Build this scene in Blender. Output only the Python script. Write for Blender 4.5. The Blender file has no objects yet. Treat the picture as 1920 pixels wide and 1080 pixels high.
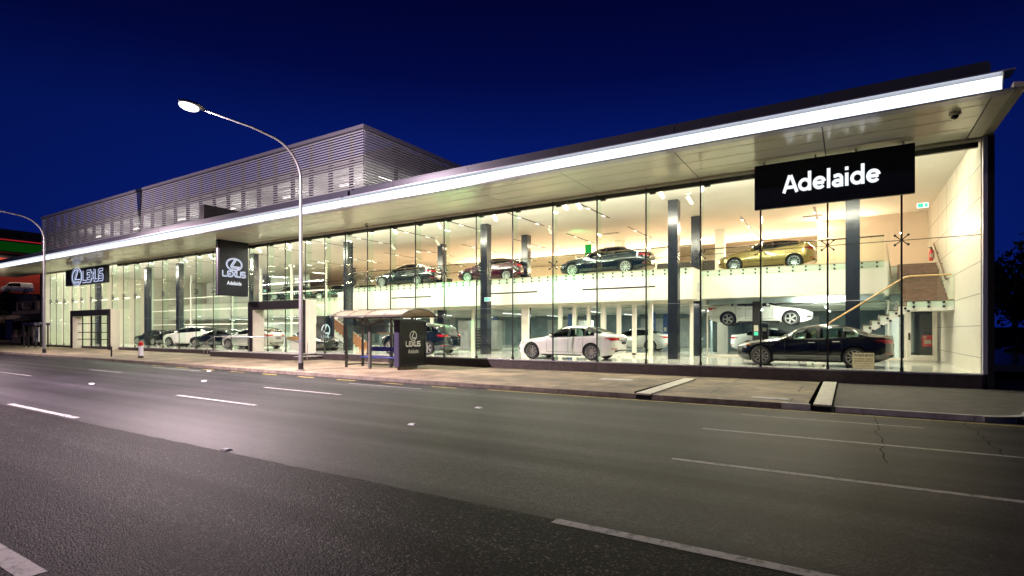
import bpy, bmesh, math, random
from mathutils import Vector, Matrix
R = math.radians
random.seed(7)
SC = bpy.context.scene
COL = SC.collection

# ------------------------------------------------------------------ helpers
class MB:
    """collects shapes; build() links them as ONE mesh object"""
    def __init__(s):
        s.v = []; s.f = []; s.m = []; s.mats = []; s.mi = 0
    def mat(s, m):
        if m not in s.mats: s.mats.append(m)
        s.mi = s.mats.index(m); return s
    def add(s, vs, fs):
        b = len(s.v); s.v += [tuple(p) for p in vs]
        for f in fs:
            s.f.append([b + i for i in f]); s.m.append(s.mi)
        return s
    def box(s, x0, x1, y0, y1, z0, z1):
        x0, x1 = min(x0, x1), max(x0, x1); y0, y1 = min(y0, y1), max(y0, y1); z0, z1 = min(z0, z1), max(z0, z1)
        return s.add([(x0,y0,z0),(x1,y0,z0),(x1,y1,z0),(x0,y1,z0),(x0,y0,z1),(x1,y0,z1),(x1,y1,z1),(x0,y1,z1)],
                     [(0,3,2,1),(4,5,6,7),(0,1,5,4),(1,2,6,5),(2,3,7,6),(3,0,4,7)])
    def bar(s, p, q, w, h=None, up=(0,0,1)):
        h = h or w
        p = Vector(p); q = Vector(q); d = (q - p).normalized(); up = Vector(up)
        if abs(d.dot(up)) > .98: up = Vector((1,0,0))
        a = d.cross(up).normalized() * (w/2); b = a.cross(d).normalized() * (h/2)
        vs = [p-a-b, p+a-b, p+a+b, p-a+b, q-a-b, q+a-b, q+a+b, q-a+b]
        return s.add(vs, [(0,1,2,3),(7,6,5,4),(0,4,5,1),(1,5,6,2),(2,6,7,3),(3,7,4,0)])
    def tube(s, pts, r, n=10, caps=True):
        pts = [Vector(p) for p in pts]; k = len(pts)
        rs = r if isinstance(r, (list, tuple)) else [r]*k
        rings = []; a = None
        for i, p in enumerate(pts):
            d = (pts[min(i+1,k-1)] - pts[max(i-1,0)]).normalized()
            if a is None:
                a = d.cross(Vector((0,0,1)) if abs(d.z) < .9 else Vector((1,0,0))).normalized()
            else:
                a = (a - d*a.dot(d)).normalized()
            b = d.cross(a)
            rings.append([p + (a*math.cos(2*math.pi*j/n) + b*math.sin(2*math.pi*j/n))*rs[i] for j in range(n)])
        vs = [v for rg in rings for v in rg]; fs = []
        for i in range(k-1):
            for j in range(n):
                fs.append((i*n+j, i*n+(j+1)%n, (i+1)*n+(j+1)%n, (i+1)*n+j))
        if caps:
            fs.append(tuple(range(n-1,-1,-1))); fs.append(tuple((k-1)*n+j for j in range(n)))
        return s.add(vs, fs)
    def lathe(s, prof, n=24, M=None, closed=False):
        """prof: (radius, height along z)"""
        M = M or Matrix(); vs = []; fs = []; k = len(prof)
        for r, h in prof:
            for j in range(n):
                a = 2*math.pi*j/n
                vs.append(M @ Vector((r*math.cos(a), r*math.sin(a), h)))
        for i in range(k if closed else k-1):
            i2 = (i+1) % k
            for j in range(n):
                fs.append((i*n+j, i*n+(j+1)%n, i2*n+(j+1)%n, i2*n+j))
        return s.add(vs, fs)
    def prism(s, poly, fn, d0, d1):
        """poly: 2-D outline, fn(a,b,d)->xyz"""
        n = len(poly)
        vs = [fn(a,b,d0) for a,b in poly] + [fn(a,b,d1) for a,b in poly]
        fs = [tuple(range(n-1,-1,-1)), tuple(range(n,2*n))] + [(i,(i+1)%n,n+(i+1)%n,n+i) for i in range(n)]
        return s.add(vs, fs)
    def ball(s, c, rx, ry=None, rz=None, n=12, m=8):
        ry = ry or rx; rz = rz or rx
        vs = []; fs = []
        for i in range(m+1):
            t = math.pi*i/m
            for j in range(n):
                a = 2*math.pi*j/n
                vs.append((c[0]+rx*math.sin(t)*math.cos(a), c[1]+ry*math.sin(t)*math.sin(a), c[2]+rz*math.cos(t)))
        for i in range(m):
            for j in range(n):
                fs.append((i*n+j, (i+1)*n+j, (i+1)*n+(j+1)%n, i*n+(j+1)%n))
        return s.add(vs, fs)
    def grid(s, rows):
        n = len(rows[0]); vs = [p for r in rows for p in r]; fs = []
        for i in range(len(rows)-1):
            for j in range(n-1):
                fs.append((i*n+j, i*n+j+1, (i+1)*n+j+1, (i+1)*n+j))
        return s.add(vs, fs)
    def mesh(s, name, smooth=None, base=None):
        me = bpy.data.meshes.new(name)
        v = s.v if base is None else [(a-base[0], b-base[1], c-base[2]) for a,b,c in s.v]
        me.from_pydata(v, [], s.f); me.validate()
        for m in s.mats: me.materials.append(m)
        if len(me.polygons) == len(s.m): me.polygons.foreach_set('material_index', s.m)
        bm = bmesh.new(); bm.from_mesh(me); bmesh.ops.remove_doubles(bm, verts=bm.verts, dist=1e-5)
        bmesh.ops.dissolve_degenerate(bm, dist=1e-6, edges=bm.edges)
        bmesh.ops.recalc_face_normals(bm, faces=bm.faces); bm.to_mesh(me); bm.free()
        if smooth:
            me.shade_smooth(); me.set_sharp_from_angle(angle=R(smooth))
        return me
    def build(s, name, parent=None, smooth=None, bevel=0):
        base = wpos(parent) if parent is not None else None
        me = s.mesh(name, smooth, base)
        return link(name, me, parent, bevel)

def wpos(o):
    p = Vector((0,0,0))
    while o is not None:
        p = p + o.location; o = o.parent
    return p

def link(name, me, parent=None, bevel=0):
    o = bpy.data.objects.new(name, me); COL.objects.link(o)
    if parent is not None: o.parent = parent
    if bevel:
        b = o.modifiers.new('b', 'BEVEL'); b.width = bevel; b.segments = 2; b.limit_method = 'ANGLE'; b.angle_limit = R(50)
    return o

def thing(name, label, cat, loc=(0,0,0), rz=0, group=None):
    o = bpy.data.objects.new(name, None); COL.objects.link(o); o.empty_display_size = .2
    o.location = loc; o.rotation_euler = (0,0,rz)
    return tag(o, label, cat, group)
def tag(o, label, cat, group=None):
    o['label'] = label; o['category'] = cat
    if group: o['group'] = group
    return o
def setting(o, kind='structure'):
    o['kind'] = kind; return o
def copy_of(o, loc, parent=None, name=None):
    c = o.copy(); COL.objects.link(c); c.location = loc
    c.parent = parent
    return c
def copy_tree(o, loc, rz=None, label=None, parent=None):
    c = o.copy(); COL.objects.link(c)
    if parent is None:
        c.location = loc
        if rz is not None: c.rotation_euler = (0,0,rz)
        if label: c['label'] = label
    else: c.parent = parent
    for ch in list(o.children): copy_tree(ch, None, parent=c)
    return c

# ------------------------------------------------------------------ materials
def nd(nt, t, **kw):
    n = nt.nodes.new(t)
    for k, v in kw.items():
        if k in n.inputs: n.inputs[k].default_value = v
        else: setattr(n, k, v)
    return n
def mat(name, col, rough=.5, metal=0, spec=.5, var=0, vscale=3, bump=0, bscale=60, coat=0, emit=None, estr=0, rvar=0, col2=None):
    m = bpy.data.materials.new(name); m.use_nodes = True; nt = m.node_tree
    p = nt.nodes['Principled BSDF']; L = nt.links.new
    p.inputs['Base Color'].default_value = (*col, 1); p.inputs['Roughness'].default_value = rough
    p.inputs['Metallic'].default_value = metal; p.inputs['Specular IOR Level'].default_value = spec
    if coat: p.inputs['Coat Weight'].default_value = coat; p.inputs['Coat Roughness'].default_value = .03
    if emit: p.inputs['Emission Color'].default_value = (*emit, 1); p.inputs['Emission Strength'].default_value = estr
    if var or bump or rvar or col2: tc = nd(nt, 'ShaderNodeTexCoord')
    if var or col2 or rvar:
        n = nd(nt, 'ShaderNodeTexNoise', Scale=vscale, Detail=6.0, Roughness=.6); L(tc.outputs['Object'], n.inputs['Vector'])
    if var or col2:
        r = nd(nt, 'ShaderNodeValToRGB')
        a = tuple(c*(1-var) for c in col); b = col2 or tuple(min(1, c*(1+var)) for c in col)
        r.color_ramp.elements[0].color = (*a, 1); r.color_ramp.elements[1].color = (*b, 1)
        r.color_ramp.elements[0].position = .32; r.color_ramp.elements[1].position = .68
        L(n.outputs['Fac'], r.inputs['Fac']); L(r.outputs['Color'], p.inputs['Base Color'])
    if rvar:
        mr = nd(nt, 'ShaderNodeMapRange'); mr.inputs[3].default_value = max(0, rough-rvar); mr.inputs[4].default_value = rough+rvar
        L(n.outputs['Fac'], mr.inputs[0]); L(mr.outputs[0], p.inputs['Roughness'])
    if bump:
        n2 = nd(nt, 'ShaderNodeTexNoise', Scale=bscale, Detail=4.0); L(tc.outputs['Object'], n2.inputs['Vector'])
        b = nd(nt, 'ShaderNodeBump', Strength=bump, Distance=.01); L(n2.outputs['Fac'], b.inputs['Height']); L(b.outputs['Normal'], p.inputs['Normal'])
    return m
def glassmat(name, tint, refl=1.0, rough=0.0, ior=1.5):
    m = bpy.data.materials.new(name); m.use_nodes = True; nt = m.node_tree; nt.nodes.clear(); L = nt.links.new
    o = nd(nt, 'ShaderNodeOutputMaterial'); t = nd(nt, 'ShaderNodeBsdfTransparent'); t.inputs['Color'].default_value = (*tint, 1)
    g = nd(nt, 'ShaderNodeBsdfGlossy', Roughness=rough); g.inputs['Color'].default_value = (refl, refl, refl, 1)
    lw = nd(nt, 'ShaderNodeLayerWeight', Blend=.5); pw = nd(nt, 'ShaderNodeMath', operation='POWER'); L(lw.outputs['Facing'], pw.inputs[0]); pw.inputs[1].default_value = 5
    f = nd(nt, 'ShaderNodeMath', operation='MULTIPLY_ADD'); L(pw.outputs[0], f.inputs[0]); f.inputs[1].default_value = .55; f0 = ((ior-1)/(ior+1))**2; f.inputs[2].default_value = f0*.7
    mx = nd(nt, 'ShaderNodeMixShader'); L(f.outputs[0], mx.inputs[0]); L(t.outputs[0], mx.inputs[1]); L(g.outputs[0], mx.inputs[2]); L(mx.outputs[0], o.inputs['Surface'])
    return m
def emat(name, col, s):
    m = bpy.data.materials.new(name); m.use_nodes = True; nt = m.node_tree; nt.nodes.clear()
    o = nd(nt, 'ShaderNodeOutputMaterial'); e = nd(nt, 'ShaderNodeEmission', Strength=s); e.inputs['Color'].default_value = (*col, 1)
    nt.links.new(e.outputs[0], o.inputs['Surface']); return m

def transl(name, col, k):
    m = bpy.data.materials.new(name); m.use_nodes = True; nt = m.node_tree; nt.nodes.clear(); L = nt.links.new
    o = nd(nt, 'ShaderNodeOutputMaterial'); a = nd(nt, 'ShaderNodeBsdfPrincipled', Roughness=.25); a.inputs['Base Color'].default_value = (*col, 1)
    t = nd(nt, 'ShaderNodeBsdfTranslucent'); t.inputs['Color'].default_value = (*col, 1); mx = nd(nt, 'ShaderNodeMixShader'); mx.inputs[0].default_value = k
    L(a.outputs[0], mx.inputs[1]); L(t.outputs[0], mx.inputs[2]); L(mx.outputs[0], o.inputs['Surface']); return m
def asphalt():
    m = bpy.data.materials.new('road_asphalt'); m.use_nodes = True; nt = m.node_tree; L = nt.links.new
    p = nt.nodes['Principled BSDF']; p.inputs['Specular IOR Level'].default_value = .17; tc = nd(nt, 'ShaderNodeTexCoord'); sx = nd(nt, 'ShaderNodeSeparateXYZ'); L(tc.outputs['Object'], sx.inputs[0])
    # resurfacing seam runs along the near lane line (Y = 4.62)
    wob = nd(nt, 'ShaderNodeTexNoise', Scale=1.3, Detail=5.0); L(tc.outputs['Object'], wob.inputs['Vector'])
    ma = nd(nt, 'ShaderNodeMath', operation='MULTIPLY_ADD'); L(wob.outputs['Fac'], ma.inputs[0]); ma.inputs[1].default_value = .10; L(sx.outputs['Y'], ma.inputs[2])
    seam = nd(nt, 'ShaderNodeMath', operation='LESS_THAN'); L(ma.outputs[0], seam.inputs[0]); seam.inputs[1].default_value = 4.66
    # crack line in the seam
    d = nd(nt, 'ShaderNodeMath', operation='SUBTRACT'); L(ma.outputs[0], d.inputs[0]); d.inputs[1].default_value = 4.66
    ab = nd(nt, 'ShaderNodeMath', operation='ABSOLUTE'); L(d.outputs[0], ab.inputs[0])
    cr = nd(nt, 'ShaderNodeMath', operation='LESS_THAN'); L(ab.outputs[0], cr.inputs[0]); cr.inputs[1].default_value = .013
    d2 = nd(nt, 'ShaderNodeMath', operation='SUBTRACT'); L(ma.outputs[0], d2.inputs[0]); d2.inputs[1].default_value = 7.86
    ab2 = nd(nt, 'ShaderNodeMath', operation='ABSOLUTE'); L(d2.outputs[0], ab2.inputs[0])
    cr2 = nd(nt, 'ShaderNodeMath', operation='LESS_THAN'); L(ab2.outputs[0], cr2.inputs[0]); cr2.inputs[1].default_value = .012
    mxc = nd(nt, 'ShaderNodeMath', operation='MAXIMUM'); L(cr.outputs[0], mxc.inputs[0]); L(cr2.outputs[0], mxc.inputs[1])
    # stones
    vo = nd(nt, 'ShaderNodeTexVoronoi', Scale=62.0); L(tc.outputs['Object'], vo.inputs['Vector'])
    vf = nd(nt, 'ShaderNodeTexVoronoi', Scale=80.0); L(tc.outputs['Object'], vf.inputs['Vector'])
    sc = nd(nt, 'ShaderNodeSeparateColor'); L(vo.outputs['Color'], sc.inputs[0])
    sf = nd(nt, 'ShaderNodeSeparateColor'); L(vf.outputs['Color'], sf.inputs[0])
    rc = nd(nt, 'ShaderNodeValToRGB'); e = rc.color_ramp.elements
    e[0].color = (.0003,.0003,.0004,1); e[1].color = (.105,.09,.107,1); e[0].position = .3; e[1].position = 1
    x = e.new(.80); x.color = (.0025,.0022,.0024,1)
    L(sc.outputs[0], rc.inputs['Fac'])
    rf = nd(nt, 'ShaderNodeValToRGB'); e = rf.color_ramp.elements
    e[0].color = (.0018,.0016,.0021,1); e[1].color = (.037,.032,.0415,1); e[0].position = .25; e[1].position = 1
    L(sf.outputs[0], rf.inputs['Fac'])
    mix = nd(nt, 'ShaderNodeMix', data_type='RGBA'); L(seam.outputs[0], mix.inputs[0]); L(rf.outputs[0], mix.inputs[6]); L(rc.outputs[0], mix.inputs[7])
    # wheel-path polish, long stains along the traffic
    mp = nd(nt, 'ShaderNodeMapping'); mp.inputs['Scale'].default_value = (.03, 1.25, 1); L(tc.outputs['Object'], mp.inputs[0])
    st = nd(nt, 'ShaderNodeTexNoise', Scale=1.0, Detail=5.0, Roughness=.55); L(mp.outputs[0], st.inputs['Vector'])
    bl = nd(nt, 'ShaderNodeTexNoise', Scale=.5, Detail=6.0, Roughness=.65); L(tc.outputs['Object'], bl.inputs['Vector'])
    av = nd(nt, 'ShaderNodeMath', operation='MULTIPLY_ADD'); L(st.outputs['Fac'], av.inputs[0]); av.inputs[1].default_value = 1.9; L(bl.outputs['Fac'], av.inputs[2])
    mr = nd(nt, 'ShaderNodeMapRange'); mr.inputs[1].default_value = 1.0; mr.inputs[2].default_value = 1.9; mr.inputs[3].default_value = .22; mr.inputs[4].default_value = 1.7
    gr = nd(nt, 'ShaderNodeTexNoise', Scale=7.0, Detail=8.0, Roughness=.8); L(tc.outputs['Object'], gr.inputs['Vector'])
    gm = nd(nt, 'ShaderNodeMapRange'); gm.inputs[1].default_value = .36; gm.inputs[2].default_value = .64; gm.inputs[3].default_value = .45; gm.inputs[4].default_value = 1.5; L(gr.outputs['Fac'], gm.inputs[0])
    mm = nd(nt, 'ShaderNodeMath', operation='MULTIPLY'); L(mr.outputs[0], mm.inputs[0]); L(gm.outputs[0], mm.inputs[1])
    L(av.outputs[0], mr.inputs[0])
    mul = nd(nt, 'ShaderNodeMix', data_type='RGBA', blend_type='MULTIPLY'); mul.inputs[0].default_value = 1
    L(mix.outputs[2], mul.inputs[6]); L(mm.outputs[0], mul.inputs[7])
    dk = nd(nt, 'ShaderNodeMix', data_type='RGBA'); L(mxc.outputs[0], dk.inputs[0]); L(mul.outputs[2], dk.inputs[6]); dk.inputs[7].default_value = (.006,.006,.006,1)
    L(dk.outputs[2], p.inputs['Base Color'])
    sp = nd(nt, 'ShaderNodeMapRange'); sp.inputs[3].default_value = .085; sp.inputs[4].default_value = .03; L(seam.outputs[0], sp.inputs[0]); L(sp.outputs[0], p.inputs['Specular IOR Level'])
    rr = nd(nt, 'ShaderNodeMapRange'); rr.inputs[3].default_value = .60; rr.inputs[4].default_value = .42; L(st.outputs['Fac'], rr.inputs[0]); L(rr.outputs[0], p.inputs['Roughness'])
    hb = nd(nt, 'ShaderNodeMix', data_type='FLOAT'); L(seam.outputs[0], hb.inputs[0]); L(vf.outputs['Distance'], hb.inputs[2]); L(vo.outputs['Distance'], hb.inputs[3])
    bs = nd(nt, 'ShaderNodeMath', operation='MULTIPLY_ADD'); L(seam.outputs[0], bs.inputs[0]); bs.inputs[1].default_value = .4; bs.inputs[2].default_value = .3
    b = nd(nt, 'ShaderNodeBump', Distance=.008, invert=True); L(bs.outputs[0], b.inputs['Strength']); L(hb.outputs[0], b.inputs['Height']); L(b.outputs['Normal'], p.inputs['Normal'])
    return m

def paving():
    """footpath: worn sandy paving, joints every 1.2 m, stains"""
    m = bpy.data.materials.new('footpath_paving'); m.use_nodes = True; nt = m.node_tree; L = nt.links.new
    p = nt.nodes['Principled BSDF']; tc = nd(nt, 'ShaderNodeTexCoord')
    br = nd(nt, 'ShaderNodeTexBrick'); br.inputs['Scale'].default_value = 1; br.inputs['Brick Width'].default_value = 3.2; br.inputs['Row Height'].default_value = 1.7
    br.inputs['Mortar Size'].default_value = .022; br.inputs['Color1'].default_value = (.24,.185,.115,1); br.inputs['Color2'].default_value = (.14,.108,.07,1); br.inputs['Mortar'].default_value = (.04,.034,.028,1)
    br.offset = .37; L(tc.outputs['Object'], br.inputs['Vector'])
    n = nd(nt, 'ShaderNodeTexNoise', Scale=.8, Detail=8.0, Roughness=.7); L(tc.outputs['Object'], n.inputs['Vector'])
    mr = nd(nt, 'ShaderNodeMapRange'); mr.inputs[1].default_value = .35; mr.inputs[2].default_value = .65; mr.inputs[3].default_value = .38; mr.inputs[4].default_value = 1.4; L(n.outputs['Fac'], mr.inputs[0])
    n3 = nd(nt, 'ShaderNodeTexNoise', Scale=45.0, Detail=4.0); L(tc.outputs['Object'], n3.inputs['Vector'])
    mr3 = nd(nt, 'ShaderNodeMapRange'); mr3.inputs[3].default_value = .6; mr3.inputs[4].default_value = 1.4; L(n3.outputs['Fac'], mr3.inputs[0])
    q = nd(nt, 'ShaderNodeMath', operation='MULTIPLY'); L(mr.outputs[0], q.inputs[0]); L(mr3.outputs[0], q.inputs[1])
    mul = nd(nt, 'ShaderNodeMix', data_type='RGBA', blend_type='MULTIPLY'); mul.inputs[0].default_value = 1
    L(br.outputs['Color'], mul.inputs[6]); L(q.outputs[0], mul.inputs[7]); L(mul.outputs[2], p.inputs['Base Color'])
    p.inputs['Roughness'].default_value = .75
    b = nd(nt, 'ShaderNodeBump', Strength=.4, Distance=.006); L(n3.outputs['Fac'], b.inputs['Height']); L(b.outputs['Normal'], p.inputs['Normal'])
    return m

def linepaint():
    m = bpy.data.materials.new('road_line_paint'); m.use_nodes = True; nt = m.node_tree; L = nt.links.new
    p = nt.nodes['Principled BSDF']; tc = nd(nt, 'ShaderNodeTexCoord')
    n = nd(nt, 'ShaderNodeTexNoise', Scale=9.0, Detail=9.0, Roughness=.75); L(tc.outputs['Object'], n.inputs['Vector'])
    r = nd(nt, 'ShaderNodeValToRGB'); e = r.color_ramp.elements; e[0].position = .38; e[1].position = .5
    e[0].color = (.04,.038,.04,1); e[1].color = (.27,.255,.265,1); L(n.outputs['Fac'], r.inputs['Fac'])
    L(r.outputs[0], p.inputs['Base Color']); p.inputs['Roughness'].default_value = .6
    return m

M = {}
M['road'] = asphalt(); M['paving'] = paving(); M['line'] = linepaint()
M['yellow_line'] = mat('worn_yellow_line', (.42,.32,.08), .7, var=.5, vscale=6)
M['crack'] = mat('crack_and_gap_shade', (.003,.003,.003), 1, spec=0)
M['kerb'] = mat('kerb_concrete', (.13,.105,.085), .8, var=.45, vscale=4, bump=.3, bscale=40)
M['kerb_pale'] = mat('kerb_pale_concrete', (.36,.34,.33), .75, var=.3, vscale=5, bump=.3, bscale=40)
M['drain'] = mat('drain_cover', (.52,.5,.42), .6, var=.15, vscale=8, bump=.3, bscale=30)
M['driveway'] = mat('driveway_asphalt', (.05,.042,.036), .75, var=.45, vscale=2.5, bump=.4, bscale=120)
M['ground'] = mat('dark_ground', (.03,.028,.025), .9, var=.4, vscale=.6, bump=.3, bscale=30)
M['black'] = mat('black_satin', (.012,.012,.013), .4)
M['black_rubber'] = mat('black_rubber', (.012,.012,.012), .75)
M['dark_frame'] = mat('dark_frame', (.016,.015,.016), .45, spec=.3, var=.15, vscale=8)
M['plinth'] = mat('plinth_stone', (.05,.04,.036), .5, var=.35, vscale=5, bump=.15, bscale=40)
M['sill'] = mat('sill_metal', (.30,.28,.32), .35, metal=.7)
M['column'] = mat('column_cladding', (.014,.018,.024), .18, var=.12, vscale=6, rvar=.08)
M['white'] = mat('white_wall', (.8,.79,.74), .55, var=.03, vscale=1.2)
M['fascia_paint'] = mat('balcony_paint', (.62,.61,.53), .5, var=.03, vscale=1.2)
M['cream'] = mat('cream_panel', (.66,.62,.52), .35, var=.04, vscale=2)
M['ceiling'] = mat('ceiling_board', (.88,.86,.80), .7, var=.03, vscale=.8)
M['warm_wall'] = mat('warm_wall', (.72,.58,.44), .6, var=.06, vscale=.8)
M['tile'] = mat('floor_tile', (.78,.77,.68), .07, var=.04, vscale=.7, rvar=.03, spec=.6)
M['carpet'] = mat('showroom_floor_dark', (.45,.38,.30), .4, var=.1, vscale=2)
M['workfloor'] = mat('workshop_floor', (.34,.33,.27), .18, var=.25, vscale=.8, rvar=.08)
M['soffit'] = mat('soffit_panel', (.96,.94,.80), .18, metal=.08, spec=.6, var=.02, vscale=.5)
M['fascia'] = mat('fascia_metal', (.07,.072,.10), .35, metal=.2, var=.1, vscale=1.5)
M['lip'] = mat('canopy_lip', (.50,.49,.58), .35, metal=.5)
M['led'] = emat('light_strip', (.85,.95,1.0), 1.75)
M['fluoro'] = emat('fluorescent_tube', (1,.95,.86), 3)
M['lampwarm'] = emat('ceiling_lamp', (1,.93,.8), 3)
M['glass'] = glassmat('clear_glass', (.985,1,.985))
M['fin'] = glassmat('green_glass', (.91,.98,.94), 1, .02, 1.55)
M['balglass'] = glassmat('balustrade_glass', (.93,.985,.95))
M['glassgrey'] = glassmat('partition_glass', (.96,.985,.98), 1, 0, 1.5)
M['steel'] = mat('brushed_steel', (.55,.54,.52), .28, metal=1)
M['galv'] = mat('galvanised_steel', (.26,.255,.27), .5, metal=.7, var=.15, vscale=9, rvar=.12)
M['louvre'] = mat('louvre_slat', (.56,.57,.61), .45, metal=0)
M['stairwood'] = mat('stair_tread_timber', (.21,.12,.085), .4, var=.25, vscale=6)
M['redwood'] = mat('red_timber_tread', (.36,.15,.07), .4, var=.25, vscale=6)
M['rail'] = mat('timber_handrail', (.42,.27,.12), .35, var=.2, vscale=12)
M['red'] = mat('red_enamel', (.5,.02,.02), .3, coat=.4)
M['green_sign'] = emat('exit_sign_face', (.10,.75,.42), 1.4)
M['exit_white'] = emat('exit_sign_white', (.9,1,.95), 1.8)
M['signblack'] = mat('sign_panel_black', (.006,.008,.016), .45, spec=.25, var=.1, vscale=2)
M['signwhite'] = emat('sign_letters_lit', (.90,.95,1.0), 1.12)
M['signedge'] = emat('sign_letters_edge', (.64,.72,1.0), 1.1)
M['signgrey'] = mat('sign_letters_grey', (.36,.37,.46), .35, metal=.4)
M['poster'] = mat('poster_black', (.006,.006,.006), .35, spec=.3)
M['poster_text'] = mat('poster_lettering', (.8,.8,.8), .5)
M['shelter_metal'] = mat('shelter_metal', (.12,.118,.11), .4, metal=.4)
M['shelter_purple'] = mat('shelter_box_purple', (.05,.045,.085), .35, metal=.3)
M['shelter_roof'] = transl('shelter_roof_sheet', (.40,.35,.25), .5)
M['blue'] = mat('blue_slats', (.012,.025,.22), .4)
M['brass'] = mat('brown_trim', (.10,.06,.04), .4, metal=.4)
M['darkwork'] = mat('workshop_wall_dark', (.17,.22,.23), .5, var=.35, vscale=1.1)
M['greywork'] = mat('workshop_grey', (.42,.43,.40), .5, var=.15, vscale=3)
M['pipe'] = mat('services_grey', (.5,.52,.5), .4, metal=.3)
M['liftblue'] = mat('lift_post_blue', (.03,.09,.25), .4)
M['orange'] = mat('orange_door', (.5,.24,.09), .5)
M['leaf'] = mat('leaf_green', (.035,.06,.02), .55, var=.5, vscale=1.5)
M['bark'] = mat('bark', (.07,.05,.035), .9, var=.4, vscale=8, bump=.5)
M['tyre'] = mat('tyre_rubber', (.013,.013,.014), .7)
M['rim'] = mat('alloy_rim', (.55,.54,.53), .3, metal=.7)
M['rimdark'] = mat('dark_alloy_rim', (.30,.31,.33), .28, metal=1)
M['carglass'] = glassmat('tinted_car_glass', (.22,.27,.27), 1, .02); M['screen'] = mat('car_screen_glass', (.014,.02,.022), .05, spec=.6)
M['carglass_pale'] = glassmat('clear_car_glass', (.52,.62,.58), 1, .02)
M['chrome'] = mat('chrome_trim', (.75,.75,.75), .12, metal=1)
M['lens_red'] = mat('tail_lens', (.38,.012,.018), .12, coat=.5)
M['lens_clear'] = mat('head_lens', (.55,.57,.58), .08, metal=.4, coat=.6)
M['orange_lens'] = mat('indicator_lens', (.6,.2,.02), .15)
M['stone_shop'] = mat('shop_render', (.40,.30,.22), .8, var=.25, vscale=2.5, bump=.2)
M['shop_text'] = mat('shop_lettering', (.42,.30,.12), .5)
M['night_wall'] = mat('neighbour_wall', (.05,.05,.06), .6, var=.2, vscale=.4)
M['red_lit'] = mat('red_painted_wall', (.55,.06,.035), .6, var=.15, vscale=.3)
M['green_strip'] = emat('green_light_band', (.01,.20,.015), .16)
M['red_strip'] = emat('red_neon', (.9,.04,.05), .4)
M['lamp_bowl'] = emat('street_lamp_bowl', (1.0,.93,.97), 4)
M['lamp_bowl_far'] = M['lamp_bowl']
M['lamp_yellow'] = emat('far_lamp', (1,.85,.3), 6)
M['porcelain'] = mat('road_stud_white', (.75,.75,.8), .25, coat=.5)
M['warning'] = transl('warning_card', (.85,.80,.66), .6)
M['ink'] = mat('black_ink', (.01,.01,.01), .6)
# ------------------------------------------------------------------ sizes (metres; X along the facade, Y into the building, camera at the origin)
GY = 20.7; FL = .57; CEIL = 7.7; SOF = 7.5; MZ = 4.85; MB_ = 3.35
RX = 3.31; LX = -67.1; EY = 16.95
def gz(x):
    return 0 if x > -12 else -.0045*(max(x, -90)+12)
XS = [-400,-90,-12,60,400]
def strip(name, xs, y0, y1, z0, z1, m, kind='structure'):
    b = MB().mat(m); rows = []
    for x in xs: rows.append([(x, y0, gz(x)+z0), (x, y1, gz(x)+z1)])
    b.grid(rows); o = b.build(name)
    for p in o.data.polygons:
        pass
    return setting(o, kind)

# ------------------------------------------------------------------ ground, road, footpath
g = MB().mat(M['ground']); g.grid([[(x, -800, gz(x)-.06), (x, 14.2, gz(x)-.06), (x, 900, gz(x)-.06)] for x in [-900,-90,-12,60,900]]); setting(g.build('ground'))
strip('road', [-260,-90,-12,60,120], -16, 14.1, 0, 0, M['road'])
# side street / yard right of the showroom
y = MB().mat(M['driveway']); y.box(4.25, 60, 14.6, 75, -.05, .02); setting(y.build('yard'))
s = MB().mat(M['driveway']); s.box(-125, LX-1.2, 20.5, 75, .2, .34); setting(s.build('side_street'))

def foot(x0, x1, name, m, z0=.12, z1=.15, y0=14.27, y1=GY-.14):
    xs = sorted({x0, x1, *[x for x in (-90,-12) if x0 < x < x1]}); b = MB().mat(m)
    top = [[(x, y0, gz(x)+z0), (x, y1, gz(x)+z1)] for x in xs]
    b.grid(top); b.grid([[(x, y0, gz(x)+z0), (x, y0, gz(x)-.1)] for x in xs]); b.grid([[(x, y1, gz(x)+z1), (x, y1, gz(x)-.1)] for x in xs])
    return setting(b.build(name))
foot(-125, -.72, 'footpath', M['paving'])
foot(-.28, 4.2, 'driveway', M['driveway'], .10, .14)
# kerb stones with an opening at the drains
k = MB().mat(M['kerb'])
def kerbrun(b, x0, x1, m, h=.125):
    b.mat(m); xs = [x0, *[x for x in (-90,-12) if x0 < x < x1], x1]
    for a, c in zip(xs, xs[1:]):
        ln = 2.4; q = a
        while q < c - .01:
            e = min(q+ln, c); za, ze = gz(q), gz(e); w = random.uniform(-.006,.006)
            b.add([(q+.012,14.10+w,za-.05),(e,14.10+w,ze-.05),(e,14.268,ze-.05),(q+.012,14.268,za-.05),(q+.012,14.13+w,za+h),(e,14.13+w,ze+h),(e,14.268,ze+h),(q+.012,14.268,za+h)],
                  [(0,3,2,1),(4,5,6,7),(0,1,5,4),(1,2,6,5),(2,3,7,6),(3,0,4,7)]); q = e
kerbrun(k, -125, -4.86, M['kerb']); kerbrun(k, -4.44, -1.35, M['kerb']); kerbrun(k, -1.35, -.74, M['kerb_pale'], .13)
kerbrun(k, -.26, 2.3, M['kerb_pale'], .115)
k.mat(M['kerb_pale'])
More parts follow.
